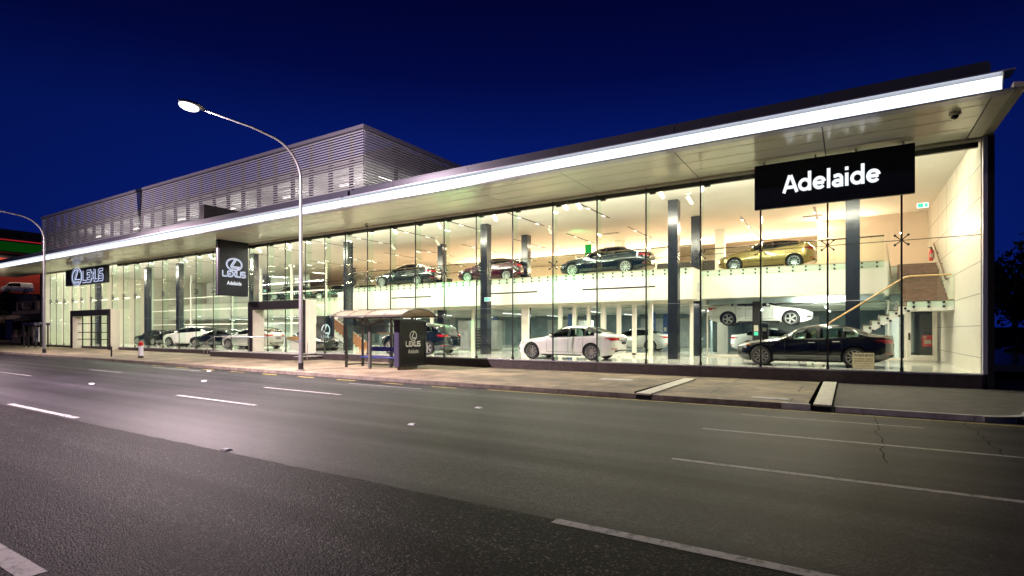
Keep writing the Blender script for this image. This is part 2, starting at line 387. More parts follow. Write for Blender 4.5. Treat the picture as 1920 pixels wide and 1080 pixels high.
for i in range(5):
    a0 = R(90-i*18-90); 
    x0 = 2.3 + .9*math.sin(R(i*18)); y0 = 15.0-.9*math.cos(R(i*18)); x1 = 2.3+.9*math.sin(R(i*18+18)); y1 = 15.0-.9*math.cos(R(i*18+18))
    xi0 = 2.3+.74*math.sin(R(i*18)); yi0 = 15.0-.74*math.cos(R(i*18)); xi1 = 2.3+.74*math.sin(R(i*18+18)); yi1 = 15.0-.74*math.cos(R(i*18+18))
    h0 = .115+i*.006; h1 = h0+.006
    k.add([(x0,y0,-.05),(x1,y1,-.05),(xi1,yi1,-.05),(xi0,yi0,-.05),(x0,y0,h0),(x1,y1,h1),(xi1,yi1,h1),(xi0,yi0,h0)],[(0,3,2,1),(4,5,6,7),(0,1,5,4),(1,2,6,5),(2,3,7,6),(3,0,4,7)])
setting(k.build('kerb'))
k2 = MB().mat(M['kerb_pale']); k2.add([(4.3,20.9,-.02),(4.55,20.6,-.02),(6.2,20.75,-.02),(6.2,20.95,-.02),(4.3,20.9,.3),(4.55,20.6,.12),(6.2,20.75,.1),(6.2,20.95,.1)],[(0,3,2,1),(4,5,6,7),(0,1,5,4),(1,2,6,5),(2,3,7,6),(3,0,4,7)])
k2.box(6.2, 30, 20.75, 20.95, -.02, .1); setting(k2.build('yard_kerb'))
# drain channels crossing the footpath
def drain(x0, x1, y0, y1, label):
    t = thing('drain_channel', label, 'drain cover', ((x0+x1)/2, y0, .1), group='drain channels across the footpath')
    b = MB().mat(M['drain'])
    n = 22
    for i in range(n):
        a = y0+(y1-y0)*i/n; c = y0+(y1-y0)*(i+1)/n-.012; zz = .132+.03*(i/n)
        b.box(x0, x1, a, c, zz-.02, zz+.022)
    b.mat(M['crack']).box(x0-.10, x0-.004, y0+.2, y1, .12, .1365+.03)  # dark strip paints in the shadow along the gap left of the cover
    b.build('cover', t)
    h = MB().mat(M['black']); h.box(x0+.01, x1-.01, 14.12, 14.4, -.02, .10); h.build('outlet', t)
    return t
drain(-.68, -.32, 14.1, 20.3, 'pale drain cover strip across the footpath beside the dark driveway')
drain(-4.86, -4.46, 14.1, 19.2, 'pale drain cover strip across the sandy footpath under the green-lit showroom columns')
# iron covers in the footpath
mh = MB().mat(M['kerb_pale']); mh.box(-2.1,-1.25,14.75,15.15,.10,.134); tag(mh.build('access_cover'), 'pale rectangular access cover set in the footpath near the kerb', 'access cover')
mh = MB().mat(M['kerb_pale']); mh.box(-7.4,-6.3,17.6,18.1,.10,.146); tag(mh.build('access_cover'), 'pale rectangular access cover further back on the footpath near the plinth', 'access cover')

# painted lines
lines = MB().mat(M['line'])
def dash(x0, x1, yc, w=.11, yc1=None):
    n = max(2, int((x1-x0)/1.5)); yc1 = yc if yc1 is None else yc1
    xs = [x0+(x1-x0)*i/n for i in range(n+1)]
    if x0 < -12 < x1: xs = sorted(xs+[-12])
    lines.grid([[(x, yc+(yc1-yc)*(x-x0)/(x1-x0)-w/2, gz(x)+.004), (x, yc+(yc1-yc)*(x-x0)/(x1-x0)+w/2, gz(x)+.004)] for x in xs])
dash(-2.38, 2.6, 4.58, .13); dash(-17.5, -13.6, 4.75, .13); dash(-9.5,-5.1,1.52,.16)
dash(-2.12, 16, 7.7); dash(-15.99,-12.3,7.9); dash(-31.1,-27.1,8.0); dash(-46,-42,8.0)
dash(-2.3, 16, 10.4); dash(-15.87,-12.3,10.5); dash(-29.3,-26.2,10.7); dash(-45,-41,10.7)
dash(-1.98, 1.2, 12.62, .08); dash(-14.7,-11.4,12.9,.09); dash(-28.8,-24.5,13.1,.09)
setting(lines.build('road_lines'))
yl = MB().mat(M['yellow_line'])
def ydash(x0, x1, yc, w):
    xs = [x0, x1] if not (x0 < -12 < x1) else [x0, -12, x1]
    yl.grid([[(x, yc-w/2, gz(x)+.004), (x, yc+w/2, gz(x)+.004)] for x in xs])
ydash(-9.5, 4.2, 13.82, .09)
for i in range(9): ydash(-30+2.3*i, -29+2.3*i, 13.66, .09)
setting(yl.build('kerb_line'))
# square asphalt patch joints by the driveway
pj = MB().mat(M['crack'])
def crack(pts, w=.02):
    for (a, b) in zip(pts, pts[1:]):
        d = Vector((b[0]-a[0], b[1]-a[1])).normalized(); n = Vector((-d.y, d.x))*w/2
        pj.add([(a[0]-n.x,a[1]-n.y,.003),(b[0]-n.x,b[1]-n.y,.003),(b[0]+n.x,b[1]+n.y,.003),(a[0]+n.x,a[1]+n.y,.003)],[(0,1,2,3)])
rc_ = random.Random(5)
def wander(x, y0, y1): return [(x+rc_.uniform(-.05,.05), y0+(y1-y0)*i/14) for i in range(15)]
crack(wander(.45,13.7,9.0), .016); crack(wander(1.95,13.7,10.5), .011); crack(wander(-9.0,13.6,8.0), .009)
setting(pj.build('road_joints'))
# road studs
st = MB().mat(M['porcelain']); st.add([(-.07,-.055,0),(.07,-.055,0),(.07,.055,0),(-.07,.055,0),(-.045,-.03,.022),(.045,-.03,.022),(.045,.03,.022),(-.045,.03,.022)],[(0,3,2,1),(4,5,6,7),(0,1,5,4),(1,2,6,5),(2,3,7,6),(3,0,4,7)])
stm = st.mesh('road_stud')
studs = [(-8.0,4.66,'on the near dark seam in the road'),(-7.15,7.85,'on the second lane line, level with the bus shelter advert'),(-21.6,7.95,'brightest, in the pink pool of the street lamp'),(-7.4,10.4,'on the third lane line, in front of the white saloon'),
         (-19.5,10.55,'on the third lane line, left of the lamp post'),(-14.0,4.72,'at the end of the near left dash'),(-35,8.0,'far left beyond the lamp glow'),(-24.0,13.2,'near the kerb dashes before the lamp post')]
for x, yy, w in studs:
    o = link('road_stud', stm); o.location = (x, yy, gz(x)+.004); o.scale = (1.15,1.15,1.15); tag(o, 'small white road stud '+w, 'road stud', 'road studs along the lane lines')

# ------------------------------------------------------------------ the showroom
SH = thing('showroom_building', 'long glass-fronted car showroom lit inside, with a bright white strip along its canopy', 'showroom', (-32,GY,FL))
def part(b, name, parent=None, smooth=None, bevel=0): return b.build(name, parent or SH, smooth, bevel)
JX = [-67.07,-65.36,-63.9,-62.2,-60.3,-58.4,-56.4,-54.4,-52.3,-50.3,-48.35,-46.2,-43.96,-41.6,-39.3,-37.1,-34.96,-32.9,-30.97,-29.2,-27.3,-25.57,-23.84,-22.1,-20.4,-18.66,-16.8,-14.86,-12.85,-10.81,-8.77,-6.71,-4.65,-2.61,-.58,1.41,RX]
# floors, plinth
b = MB().mat(M['tile']); b.box(LX, RX, GY+.08, 27.0, .3, FL); part(b, 'floor')
b = MB().mat(M['workfloor']); b.box(LX, 12, 27.0, 52, .3, FL-.003); part(b, 'workshop_floor')
b = MB().mat(M['plinth'])
for a, c in zip(JX, JX[1:]): b.box(a+.004, c-.004, GY-.14, GY+.08, gz(a)-.1, FL-.06)
part(b, 'plinth')
b = MB().mat(M['sill']); b.box(LX, RX+.02, GY-.17, GY+.085, FL-.06, FL-.012); part(b, 'sill')
# glass panes, each with its joint, fin and spider fitting
HEAD = 7.30
for i, (a, c) in enumerate(zip(JX, JX[1:])):
    p = MB().mat(M['glass']); p.box(a+.028, c-.028, GY-.006, GY+.006, FL-.01, HEAD+.15)
    pane = part(p, 'glass_pane')
    if i < len(JX)-2:
        j = MB().mat(M['black']); j.box(c-.027, c+.027, GY-.009, GY+.02, FL-.01, HEAD+.14)
        j.mat(M['black']).box(c-.04, c+.04, GY-.03, GY+.06, FL-.01, FL+.12)
        part(j, 'glazing_joint', pane)
        f = MB().mat(M['fin']); f.box(c-.010, c+.010, GY+.03, GY+.42, FL, HEAD); part(f, 'glass_fin', pane)
        zs = 4.66; q = MB().mat(M['black'])
        q.tube([(c,GY-.05,zs),(c,GY+.16,zs)], .045, 8)
        for dx in (-1,1):
            for dz in (-1,1):
                q.tube([(c,GY+.06,zs),(c+dx*.17,GY+.04,zs+dz*.15)], .016, 6); q.tube([(c+dx*.17,GY-.03,zs+dz*.15),(c+dx*.17,GY+.06,zs+dz*.15)], .035, 8)
        part(q, 'spider_fitting', pane, 40)
b = MB().mat(M['black']); b.tube([(-29,GY+.1,4.66),(RX,GY+.1,4.66)], .012, 6); part(b, 'tie_rod')
b = MB().mat(M['cream']); b.box(-37, RX, GY-.02, GY+.05, HEAD+.15, SOF); b.mat(M['white']); b.box(-37, RX, GY-.05, GY-.02, HEAD+.1, HEAD+.14)
b.mat(M['dark_frame']); b.box(-51.5, RX-.06, GY+.05, GY+.2, HEAD-.06, HEAD+.09)
for c in JX[9:-1]:
    b.tube([(c+.12,GY+.12,HEAD-.05),(c+.34,GY+.12,HEAD-.05)], .085, 8)
part(b, 'glazing_head')
# canopy
b = MB().mat(M['soffit'])
def panelrows(x0, x1):
    ys = [17.3, 17.75, 18.6, 19.55, GY+.0]
    for y0, y1 in zip(ys, ys[1:]): b.box(x0+.018, x1-.018, y0+.014, y1-.014, SOF, SOF+.007)
xs = [RX-.35]
while xs[-1] > -70: xs.append(xs[-1]-4.08 if len(xs) > 1 else -.62)
for a, c in zip(xs[1:], xs): panelrows(a, c)
part(b, 'soffit')
b = MB().mat(M['black']); b.box(-70, RX-.346, 17.302, GY, SOF+.009, SOF+.3); part(b, 'canopy_backing')
b = MB().mat(M['cream'])
b.box(RX-.33, RX-.02, 17.3, GY, SOF-.004, SOF+.04)
b.prism([(RX-.02,SOF-.02),(RX+.26,SOF+.06),(RX+.26,SOF+.10),(RX-.02,SOF+.16)], lambda a,c,d: (a,d,c), EY, GY+.3)
part(b, 'canopy_edge')
b = MB().mat(M['lip'])
b.box(-70, RX+.05, EY, 17.29, SOF-.012, SOF+.03); b.box(-70, RX+.02, EY, 17.5, 7.955, 7.985)
part(b, 'canopy_lip')
b = MB().mat(M['cream']).box(-70, RX-.2, 17.22, 17.3, SOF+.03, 7.955)
b.prism([(16.97,7.95),(17.3,7.95),(17.3,SOF+.03),(17.18,SOF+.03)], lambda a,c,d: (d,a,c), RX-.2, RX-.18)
part(b, 'strip_housing')
b = MB().mat(M['led']); b.box(-70, RX-.205, 17.10, 17.215, SOF+.035, 7.90); part(b, 'light_strip')
b = MB().mat(M['fascia']); zz = xs
for a, c in zip(xs[1:], xs): b.box(a+.01, c-.01, 17.35, 17.5, 7.985, 8.36); b.box(a+.01, min(c-.01, 2.97), 17.6, 17.75, 8.0, 8.52)
b.box(-70, 2.9, 17.5, 17.6, 7.99, 8.30)
part(b, 'parapet')
b = MB().mat(M['black']); b.box(-67, 3.2, 17.76, 52, 7.98, 8.05); part(b, 'roof')
# side wall, end post, ceilings
b = MB().mat(M['cream']); b.box(RX, RX+.3, GY+.1, 45, .2, 8.0)
b.mat(M['black'])
z = 1.03
for z in (1.03,1.98,2.93,3.88,4.83,5.78,6.73): b.box(RX-.003, RX+.01, GY+.12, 34.5, z-.007, z+.007)
for yy in (22.5,24.9,27.3,29.7,32.1): b.box(RX-.0025, RX+.01, yy-.004, yy+.004, 4.85, 7.7)
part(b, 'side_wall')
b = MB().mat(M['lip']); b.box(RX+.02, RX+.12, GY-.12, GY+.1, FL-.01, SOF-.03); b.mat(M['dark_frame']); b.box(RX+.12, RX+.27, GY-.14, 21.3, .1, SOF-.02)
part(b, 'end_post')
b = MB().mat(M['ceiling']); b.box(LX, RX, GY+.2, 46, CEIL, CEIL+.1); b.box(LX, RX, GY+.05, GY+.2, HEAD+.1, CEIL+.1); part(b, 'ceiling')
b = MB().mat(M['cream']); b.box(LX-.3, LX, GY, 46, .1, 7.95); b.mat(M['dark_frame']); b.box(LX-.45, LX+.02, GY-.1, GY+.15, .1, 7.45); part(b, 'left_wall')
b = MB().mat(M['warm_wall']); b.box(LX, RX, 42, 42.2, MZ, CEIL); part(b, 'upper_back_wall')
b = MB().mat(M['warm_wall']); b.box(-1.4, RX, 33.1, 33.3, MZ-.3, CEIL); part(b, 'stair_back_wall')
# mezzanine
b = MB().mat(M['fascia_paint'])
b.box(-29.6, -6.2, 26.1, 27.9, MB_, MZ-.06); b.box(-6.2, 1.32, 27.9, 28.2, MB_+.10, MZ-.06); b.box(-33.0, -6.2, 27.92, 46, MB_+.01, MZ-.06); b.box(-6.2, 1.32, 28.2, 46, MB_+.11, MZ-.06); b.box(LX,-33.0,32.2,46,MB_,MZ-.06); b.box(1.32,1.42,27.9,33,MB_,MZ-.06)
b.box(1.32, RX, 30.6, 46, MB_, MZ-.06)
b.mat(M['dark_frame'])
for x0, x1 in ((-11.9,-8.0),(-18.0,-14.6),(-25.6,-22.2)): b.box(x0, x1, 26.09, 26.1, 3.98, 4.05)
b.mat(M['greywork']).box(-6.2,-6.193,26.9,27.5,3.75,4.2)
part(b, 'mezzanine')
b = MB().mat(M['carpet'])
b.box(-29.6, -6.22, 26.12, 27.9, MZ-.06, MZ); b.box(-6.22, 1.3, 27.92, 28.2, MZ-.06, MZ); b.box(-33.0, 1.3, 28.2, 42, MZ-.06, MZ); b.box(LX,-33.0,32.22,42,MZ-.06,MZ); b.box(1.3, RX, 30.6, 42, MZ-.06, MZ)
part(b, 'upper_floor')
# glass balustrades with stand-off fittings and rail
so = MB().mat(M['black']); so.tube([(0,-.05,0),(0,.03,0)], .042, 8); so.tube([(0,-.05,-.17),(0,.03,-.17)], .042, 8); som = so.mesh('standoff', 40)
def balustrade(x0, x1, yy, zf=MZ, step=.52, h=1.08):
    p = MB().mat(M['balglass'])
    n = max(1, round((x1-x0)/1.9)); w = (x1-x0)/n
    for i in range(n): p.box(x0+i*w+.008, x0+(i+1)*w-.008, yy-.055, yy-.043, zf-.30, zf+h)
    o = part(p, 'balustrade')
    r = MB().mat(M['brass']); r.tube([(x0,yy+.04,zf+h-.03),(x1,yy+.04,zf+h-.03)], .028, 8)
    for i in range(n*2): r.tube([(x0+(i+.5)*w/2,yy-.04,zf+h-.09),(x0+(i+.5)*w/2,yy+.04,zf+h-.03)], .012, 6)
    part(r, 'handrail', o)
    k = int((x1-x0)/step); base = wpos(o)
    for i in range(k):
        c = link('standoff', som, o); c.location = Vector((x0+(i+.5)*(x1-x0)/k+random.uniform(-.04,.04), yy, zf-.08)) - base
    return o
balustrade(-29.5, -6.25, 26.1); balustrade(-6.15, 1.3, 27.9); balustrade(-50, -34, 32.2)
# columns
def column(x, yy, z0, z1, w=.44, m='column'):
    c = MB().mat(M[m]); c.box(x-w/2, x+w/2, yy-w/2, yy+w/2, z0, z1); c.mat(M['sill']); c.box(x-w/2-.003, x+w/2+.003, yy-w/2-.003, yy+w/2+.003, 3.05, 3.07) if z0 < 1 else None
    part(c, 'column', bevel=.008)
for x in (-6.66,-16.95,-27.95,-38.3,-49.1,-54.7,-65.0): column(x, 24.5, FL, CEIL)
for x in (-6.62,-16.75,-23.35): column(x, 28.55, FL, CEIL)
column(.15, 26.1, FL, CEIL, .5); column(-51, 34, MZ, CEIL, .55); column(-38.9, 34.6, FL, CEIL, .5)
column(-6.3, 33.0, MZ, CEIL, .5, 'cream'); column(-6.1, 32.6, FL, MB_, .5, 'white'); column(-12.6, 33.5, MZ, CEIL, .5, 'cream')
# partition under the mezzanine: timber folding doors and glass
b = MB().mat(M['cream'])
ftop = 3.3
for a, c in ((-16.1,-15.65),(-13.72,-13.5),(-12.85,-12.62),(-12.0,-11.8),(-11.2,-10.92),(-10.3,-10.08),(-9.46,-9.26),(-8.62,-8.4),(-6.55,-6.4),(-19.7,-19.5),(-23.0,-22.8)):
    b.box(a, c, 26.9, 27.05, FL, ftop)
b.box(-23, -6.4, 26.88, 27.06, ftop-.11, MB_); b.box(-13.5,-8.6,26.9,27.04,FL,FL+.14)
part(b, 'door_frames', bevel=.006)
b = MB().mat(M['glassgrey']); b.box(-23,-6.5,26.96,26.975,FL+.02,ftop-.1); part(b, 'partition_glass')
b = MB().mat(M['cream'])
for x in (-6.17,1.5,2.1): b.box(x-.03, x+.03, 28.95, 29.03, FL, MB_)
b.mat(M['darkwork']); b.box(-6.2, RX, 28.95, 29.03, 3.2, MB_+.1); b.mat(M['cream']); b.box(-6.2, 2.1, 28.96, 29.02, FL, FL+.08)
part(b, 'partition_frame')
b = MB().mat(M['glassgrey']); b.box(-6.2, 2.1, 28.985, 28.997, FL+.08, 3.2); part(b, 'partition_glass')
d = MB().mat(M['cream'])
for x0, x1 in ((2.14,2.30),(3.04,3.2)): d.box(x0, x1, 28.9, 29.0, FL, 3.02)
d.box(2.14,3.2,28.9,29.0,2.92,3.04); d.box(2.30,3.04,28.9,29.0,FL,FL+.22)
dr = part(d, 'door', bevel=.006)
d = MB().mat(M['glassgrey']); d.box(2.3,3.04,28.945,28.955,FL+.22,2.92); part(d, 'door_glass', dr)
d = MB().mat(M['black']); d.box(2.2,2.26,28.86,28.9,1.45,1.75); d.mat(M['steel']).bar((2.24,28.84,1.55),(2.4,28.84,1.55),.03); part(d, 'door_handle', dr)
# workshop shell behind
b = MB().mat(M['darkwork']); b.box(LX, RX, 45.0, 45.2, FL, MB_); b.mat(M['greywork'])
for x in range(-60, 0, 9): b.box(x, x+4.2, 44.9, 45, FL, 2.9)
part(b, 'workshop_back_wall')
b = MB().mat(M['darkwork']).box(-7.05,-6.95,34,45,FL,MB_); b.mat(M['greywork']).box(1.9,2.0,29.2,40,FL,MB_); part(b, 'workshop_divider')
b = MB().mat(M['pipe'])
for yy in (30.5,33,35.5,38.5): b.tube([(LX,yy,3.15),(RX-.1,yy,3.15)], .07, 8)
for x in range(-60, 2, 5): b.box(x, x+.18, 29.5, 44, 3.08, 3.3)
part(b, 'ceiling_services', smooth=40)
# left double-height hall: back partition with white transoms, offices above
b = MB().mat(M['white'])
for z in (2.55, 4.05, 5.3): b.box(-66, -37, 30.0, 30.12, z-.05, z+.05)
for x in (-66,-58,-50.5,-46,-41.5,-37): b.box(x-.07, x+.07, 29.98, 30.14, FL, CEIL)
part(b, 'hall_partition_frame')
b = MB().mat(M['glassgrey']); b.box(-66,-37,30.05,30.065,FL,CEIL); part(b, 'hall_partition_glass')
b = MB().mat(M['white']); b.box(-66,-47,36,36.2,FL,CEIL); b.mat(M['dark_frame']); b.box(-46,-36,35.98,36,1.6,2.8)
for x in (-46,-42.5): b.box(x,x+2.4,41.9,41.99,5.4,6.9)
part(b, 'hall_back_wall')
# right-hand stair
ST = MB().mat(M['white'])
n = 13; rise = (2.97-FL)/n; run = .28; sx = 1.9
for yy in (25.4, 26.72):
    pts = [(sx, 2.97), (sx, 2.97-.55)]
    low = []
    for i in range(n+1): pass
    zig = [(sx, 2.97)]
    for i in range(n-1):
        x = sx - run*i; z = 2.97 - rise*i
        zig += [(x, z-rise), (x-run, z-rise)]
    zig.append((sx-run*(n-1), FL))
    poly = zig + [(sx-run*(n-1)+.42, FL), (sx, 2.97-.42)]
    ST.prism(poly, lambda a,c,d: (a,d,c), yy, yy+.07)
ST.box(1.9, RX-.01, 25.4, 26.85, 2.60, 2.955)
st_ = part(ST, 'stair')
b = MB().mat(M['stairwood'])
for i in range(n-1): b.box(sx-run*(i+1)-.02, sx-run*i, 25.38, 26.8, 2.97-rise*(i+1)-.0, 2.97-rise*(i+1)+.035)
for i in range(n): b.box(sx-run*i-.02, sx-run*i, 25.47, 26.72, 2.97-rise*(i+1)+.035, 2.97-rise*i)
b.box(1.88, RX-.01, 25.38, 26.86, 2.956, 2.99)
m = 10; r2 = (MZ-2.97)/m
for i in range(m):
    y0 = 26.86+.36*i; b.box(1.9, RX-.02, y0, y0+.37, 2.97+r2*i-.3, 2.97+r2*(i+1)); b.mat(M['brass']).box(1.9,RX-.02,y0-.012,y0+.03,2.97+r2*(i+1)-.001,2.97+r2*(i+1)+.006); b.mat(M['stairwood'])
part(b, 'treads', st_)
b = MB().mat(M['balglass'])
def par(x0,z0,x1,z1,yy,lo,hi): b.prism([(x0,z0+lo),(x1,z1+lo),(x1,z1+hi),(x0,z0+hi)], lambda a,c,d: (a,d,c), yy, yy+.012)
par(sx-run*12, FL+.1, sx-.02, 2.97, 25.34, -.15, 1.0); b.box(sx+.01, RX-.02, 25.34, 25.352, 2.72, 4.0); b.box(1.42,1.432,26.9,30.5,3.3,5.9)
part(b, 'stair_glass', st_)
b = MB().mat(M['rail']); b.tube([(sx-run*13.5, 25.28, FL+.72),(sx-.1,25.28,3.86),(sx+.1,25.28,3.9),(RX-.1,25.28,3.9)], .036, 10)
b.mat(M['brass']); b.tube([(RX-.08,26.9,3.85),(RX-.08,30.4,5.75)], .03, 8); b.tube([(RX-.08,26.9,3.85),(RX-.08,26.55,3.85)], .03, 8)
for yy in (27.3,28.4,29.5): b.tube([(RX-.08,yy,3.85+(yy-26.9)*.543),(RX,yy,3.78+(yy-26.9)*.543)], .014, 6)
b.tube([(1.5,27.0,4.0),(1.5,30.4,5.85)], .025, 8)
part(b, 'stair_handrail', st_, 40)
b = MB().mat(M['black'])
for i in range(0, 12, 1):
    x = sx-run*i-.06; z = 2.97-rise*(i+1)-.1
    b.tube([(x,25.33,z),(x,25.41,z)], .045, 8); b.tube([(x+.1,25.33,z-.1),(x+.1,25.41,z-.1)], .045, 8)
for x in (2.1,2.55,3.0): b.tube([(x,25.33,2.9),(x,25.41,2.9)], .045, 8); b.tube([(x,25.33,2.74),(x,25.41,2.74)], .045, 8)
part(b, 'stair_fittings', st_, 40)
# left-hand stair (red timber)
ST = MB().mat(M['white']); n = 14; x0 = -28.6; run = .33; rise = (2.97-FL)/n
for yy in (25.9, 27.4):
    zig = [(x0, FL)]
    for i in range(n): zig += [(x0-run*i, FL+rise*(i+1)), (x0-run*(i+1), FL+rise*(i+1))]
    poly = zig + [(x0-run*n, 2.97-.45), (x0-.5, FL)]
    ST.prism(poly, lambda a,c,d: (a,d,c), yy, yy+.07)
ST.box(x0-run*n-1.4, x0-run*n, 25.9, 29.2, 2.6, 2.95); ST.prism([(x0-run*n,2.6),(x0-run*n,2.95),(-29.6,MZ-.1),(-29.6,MZ-.5)], lambda a,c,d: (a,d,c), 27.7, 27.77)
st2 = part(ST, 'stair')
b = MB().mat(M['redwood'])
for i in range(n): b.box(x0-run*(i+1)-.0, x0-run*i+.02, 25.97, 27.4, FL+rise*(i+1)-.035, FL+rise*(i+1)+.004); b.box(x0-run*i-.015, x0-run*i, 25.97, 27.4, FL+rise*i, FL+rise*(i+1)-.035)
n2 = 11; r2 = (MZ-2.97)/n2; w2 = (x0-run*n+29.6)/-n2
for i in range(n2): b.box(x0-run*n+w2*i, x0-run*n+w2*(i+1), 27.77, 29.2, 2.97+r2*i, 2.97+r2*(i+1))
part(b, 'treads', st2)
b = MB().mat(M['balglass']); b.prism([(x0,FL),(x0-run*n,2.9),(x0-run*n,4.0),(x0,FL+1.1)], lambda a,c,d: (a,d,c), 25.86, 25.872); part(b, 'stair_glass', st2)
b = MB().mat(M['steel']); b.tube([(x0,25.82,FL+1.05),(x0-run*n,25.82,3.95)], .03, 8); b.tube([(x0-run*n,27.66,3.9),(-29.6,27.66,5.8)], .03, 8); part(b, 'stair_handrail', st2)
# ceiling details: access panels and vent
b = MB().mat(M['ceiling'])
for i in range(13):
    for x in (-3.05,-2.3): b.box(x-.3,x+.3, 30.2+i*.5, 30.55+i*.5, CEIL-.006, CEIL)
b.mat(M['dark_frame']).box(-2.0,-1.1,31.3,31.6,CEIL-.02,CEIL); b.box(-12.6,-11.6,30.5,30.8,CEIL-.02,CEIL)
part(b, 'ceiling_vents')
# dark rooms and doors at the back of the upper floor
b = MB().mat(M['dark_frame']); b.box(-11.5,-6.6,37.9,38,MZ,6.6); b.box(-30,-29.9,33,38,MZ,6.5)
b.mat(M['orange'])
for x in (-27.2,-25.6,-24.9): b.box(x,x+.6,41.9,41.98,MZ,6.6)
b.mat(M['white']).box(-16,-10.4,38,38.2,MZ,CEIL)
part(b, 'upper_rooms')
# entrance portals
def portal(x0, x1, side, name='entrance_portal'):
    p = MB().mat(M['dark_frame']); yf = 19.9; zt = 3.64
    p.box(x0, x0+.45, yf, GY-.02, .3, zt); p.box(x1-.16, x1, yf, yf+.1, .3, zt); p.box(x0+.45, x1-.16, yf, GY-.02, 3.16, zt)
    p.mat(M['cream']); p.box(x1-.16, x1+.03, yf+.1, GY-.02, .3, zt+.02); p.box(x0+.451, x0+.5, yf+.03, GY-.02, .3, 3.16)
    o = part(p, name, bevel=.01)
    g_ = MB().mat(M['dark_frame'])
    return o
portal(-31.8, -26.35, .7)
p1 = portal(-58.4, -50.8, .7)
b = MB().mat(M['dark_frame'])
for z in (1.15, 1.75, 2.5): b.box(-57.9,-51,20.3,20.36,z-.03,z+.03)
for x in (-57.0,-55.2,-53.6,-52.2): b.box(x-.03,x+.03,20.29,20.37,.5,3.16)
part(b, 'entrance_doors', p1)
# entrance steps with steel rails
b = MB().mat(M['plinth']); b.box(-34.6,-26.2,19.1,GY-.14,.1,FL-.04); b.box(-26.2,-25.6,19.1,GY-.14,.1,.4); b.mat(M['kerb_pale']); b.box(-34.62,-26.18,19.08,GY-.14,FL-.04,FL); b.box(-26.18,-25.55,19.08,GY-.14,.4,.43)
part(b, 'entrance_platform')
b = MB().mat(M['steel'])
ry = 19.15
b.tube([(-35.4,ry,.2),(-35.4,ry,1.05),(-34.2,ry,1.5),(-26.9,ry,1.5),(-25.5,ry,1.1),(-25.5,ry,.2)], .026, 8)
for x in (-34.2,-30.5,-26.9): b.tube([(x,ry,.4),(x,ry,1.5)], .022, 8)
for x in (-35.4,-25.5): b.tube([(x+.4,ry,.2),(x+.4,ry,1.2)], .022, 8)
part(b, 'entrance_handrail', smooth=40)
# ------------------------------------------------------------------ rooftop louvred storey
RF = thing('rooftop_storey', 'rooftop car-park storey screened by pale horizontal louvres, standing above the canopy', 'rooftop storey', (-45,21,8))
x0, x1, y0, y1, zt = LX-.4, -22.4, 20.7, 46, 12.9
b = MB().mat(M['louvre'])
nl = 33
for i in range(nl):
    z = 8.1+.145*i
    for a in range(6):
        xa = x0+(x1-x0)*a/6; xb = x0+(x1-x0)*(a+1)/6-.015
        b.add([(xa,y0,z),(xb,y0,z),(xb,y0+.10,z+.055),(xa,y0+.10,z+.055),(xa,y0,z+.075),(xb,y0,z+.075),(xb,y0+.10,z+.075),(xa,y0+.10,z+.075)],[(0,3,2,1),(4,5,6,7),(0,1,5,4),(1,2,6,5),(2,3,7,6),(3,0,4,7)])
    b.box(x1-.10, x1, y0+.1, y1, z+.01, z+.075); b.box(x0, x0+.1, y0+.1, y1, z+.01, z+.075)
b.build('louvre_screen', RF)
b = MB().mat(M['lip']); b.box(x0-.05, x1+.05, y0-.06, y0+.2, zt, zt+.2); b.box(x1-.2, x1+.05, y0+.2, y1, zt, zt+.2); b.build('cap', RF)
b = MB().mat(M['dark_frame'])
k = 0
x = x0+.9
while x < x1-.2:
    b.box(x-.09, x+.09, y0+.12, y0+.3, 8.05, zt-.05); x += 1.72; k += 1
for yy in (23.4,26,28.6,31.2,34): b.box(x1-.3, x1-.12, yy-.09, yy+.09, 8.05, zt-.05)
b.box(x0+.2,x1-.2,y0+.14,y0+.24,11.05,11.2)
b.build('screen_posts', RF)
b = MB().mat(M['greywork']); b.box(x0+.2, x1-.2, y1-6, y1-5.8, 8.05, 12.6); b.box(x0+.2,x1-.32,y0+.35,y1-5.8,11.3,11.45); b.box(x0+.2,x1-.32,y0+.35,y1-5.8,8.05,8.07); b.mat(M['dark_frame']); b.box(x0+.2, x1-.25, y0+2.5, y1, 12.6, 12.7)
for x in range(-64, -24, 7): b.box(x-.2,x+.2,26.0,26.4,8.05,12.6)
b.build('deck_walls', RF)
b = MB().mat(M['fluoro'])
for x in (-60,-52.8,-45.2,-38.4,-31.6,-26.0):
    b = MB().mat(M['fluoro']); b.box(x-.62,x+.62,22.6,22.72,10.75,10.83); b.mat(M['lip']); b.box(x-.66,x+.66,22.58,22.74,10.83,10.88); b.build('strip_light', RF)
for x, yy in ((-23.05,22.5),(-23.35,28)):
    b = MB().mat(M['fluoro']); b.box(x-.05,x+.05,yy,yy+1.1,10.75,10.83); b.mat(M['lip']); b.box(x-.06,x+.06,yy-.04,yy+1.14,10.83,10.88); b.build('strip_light', RF)

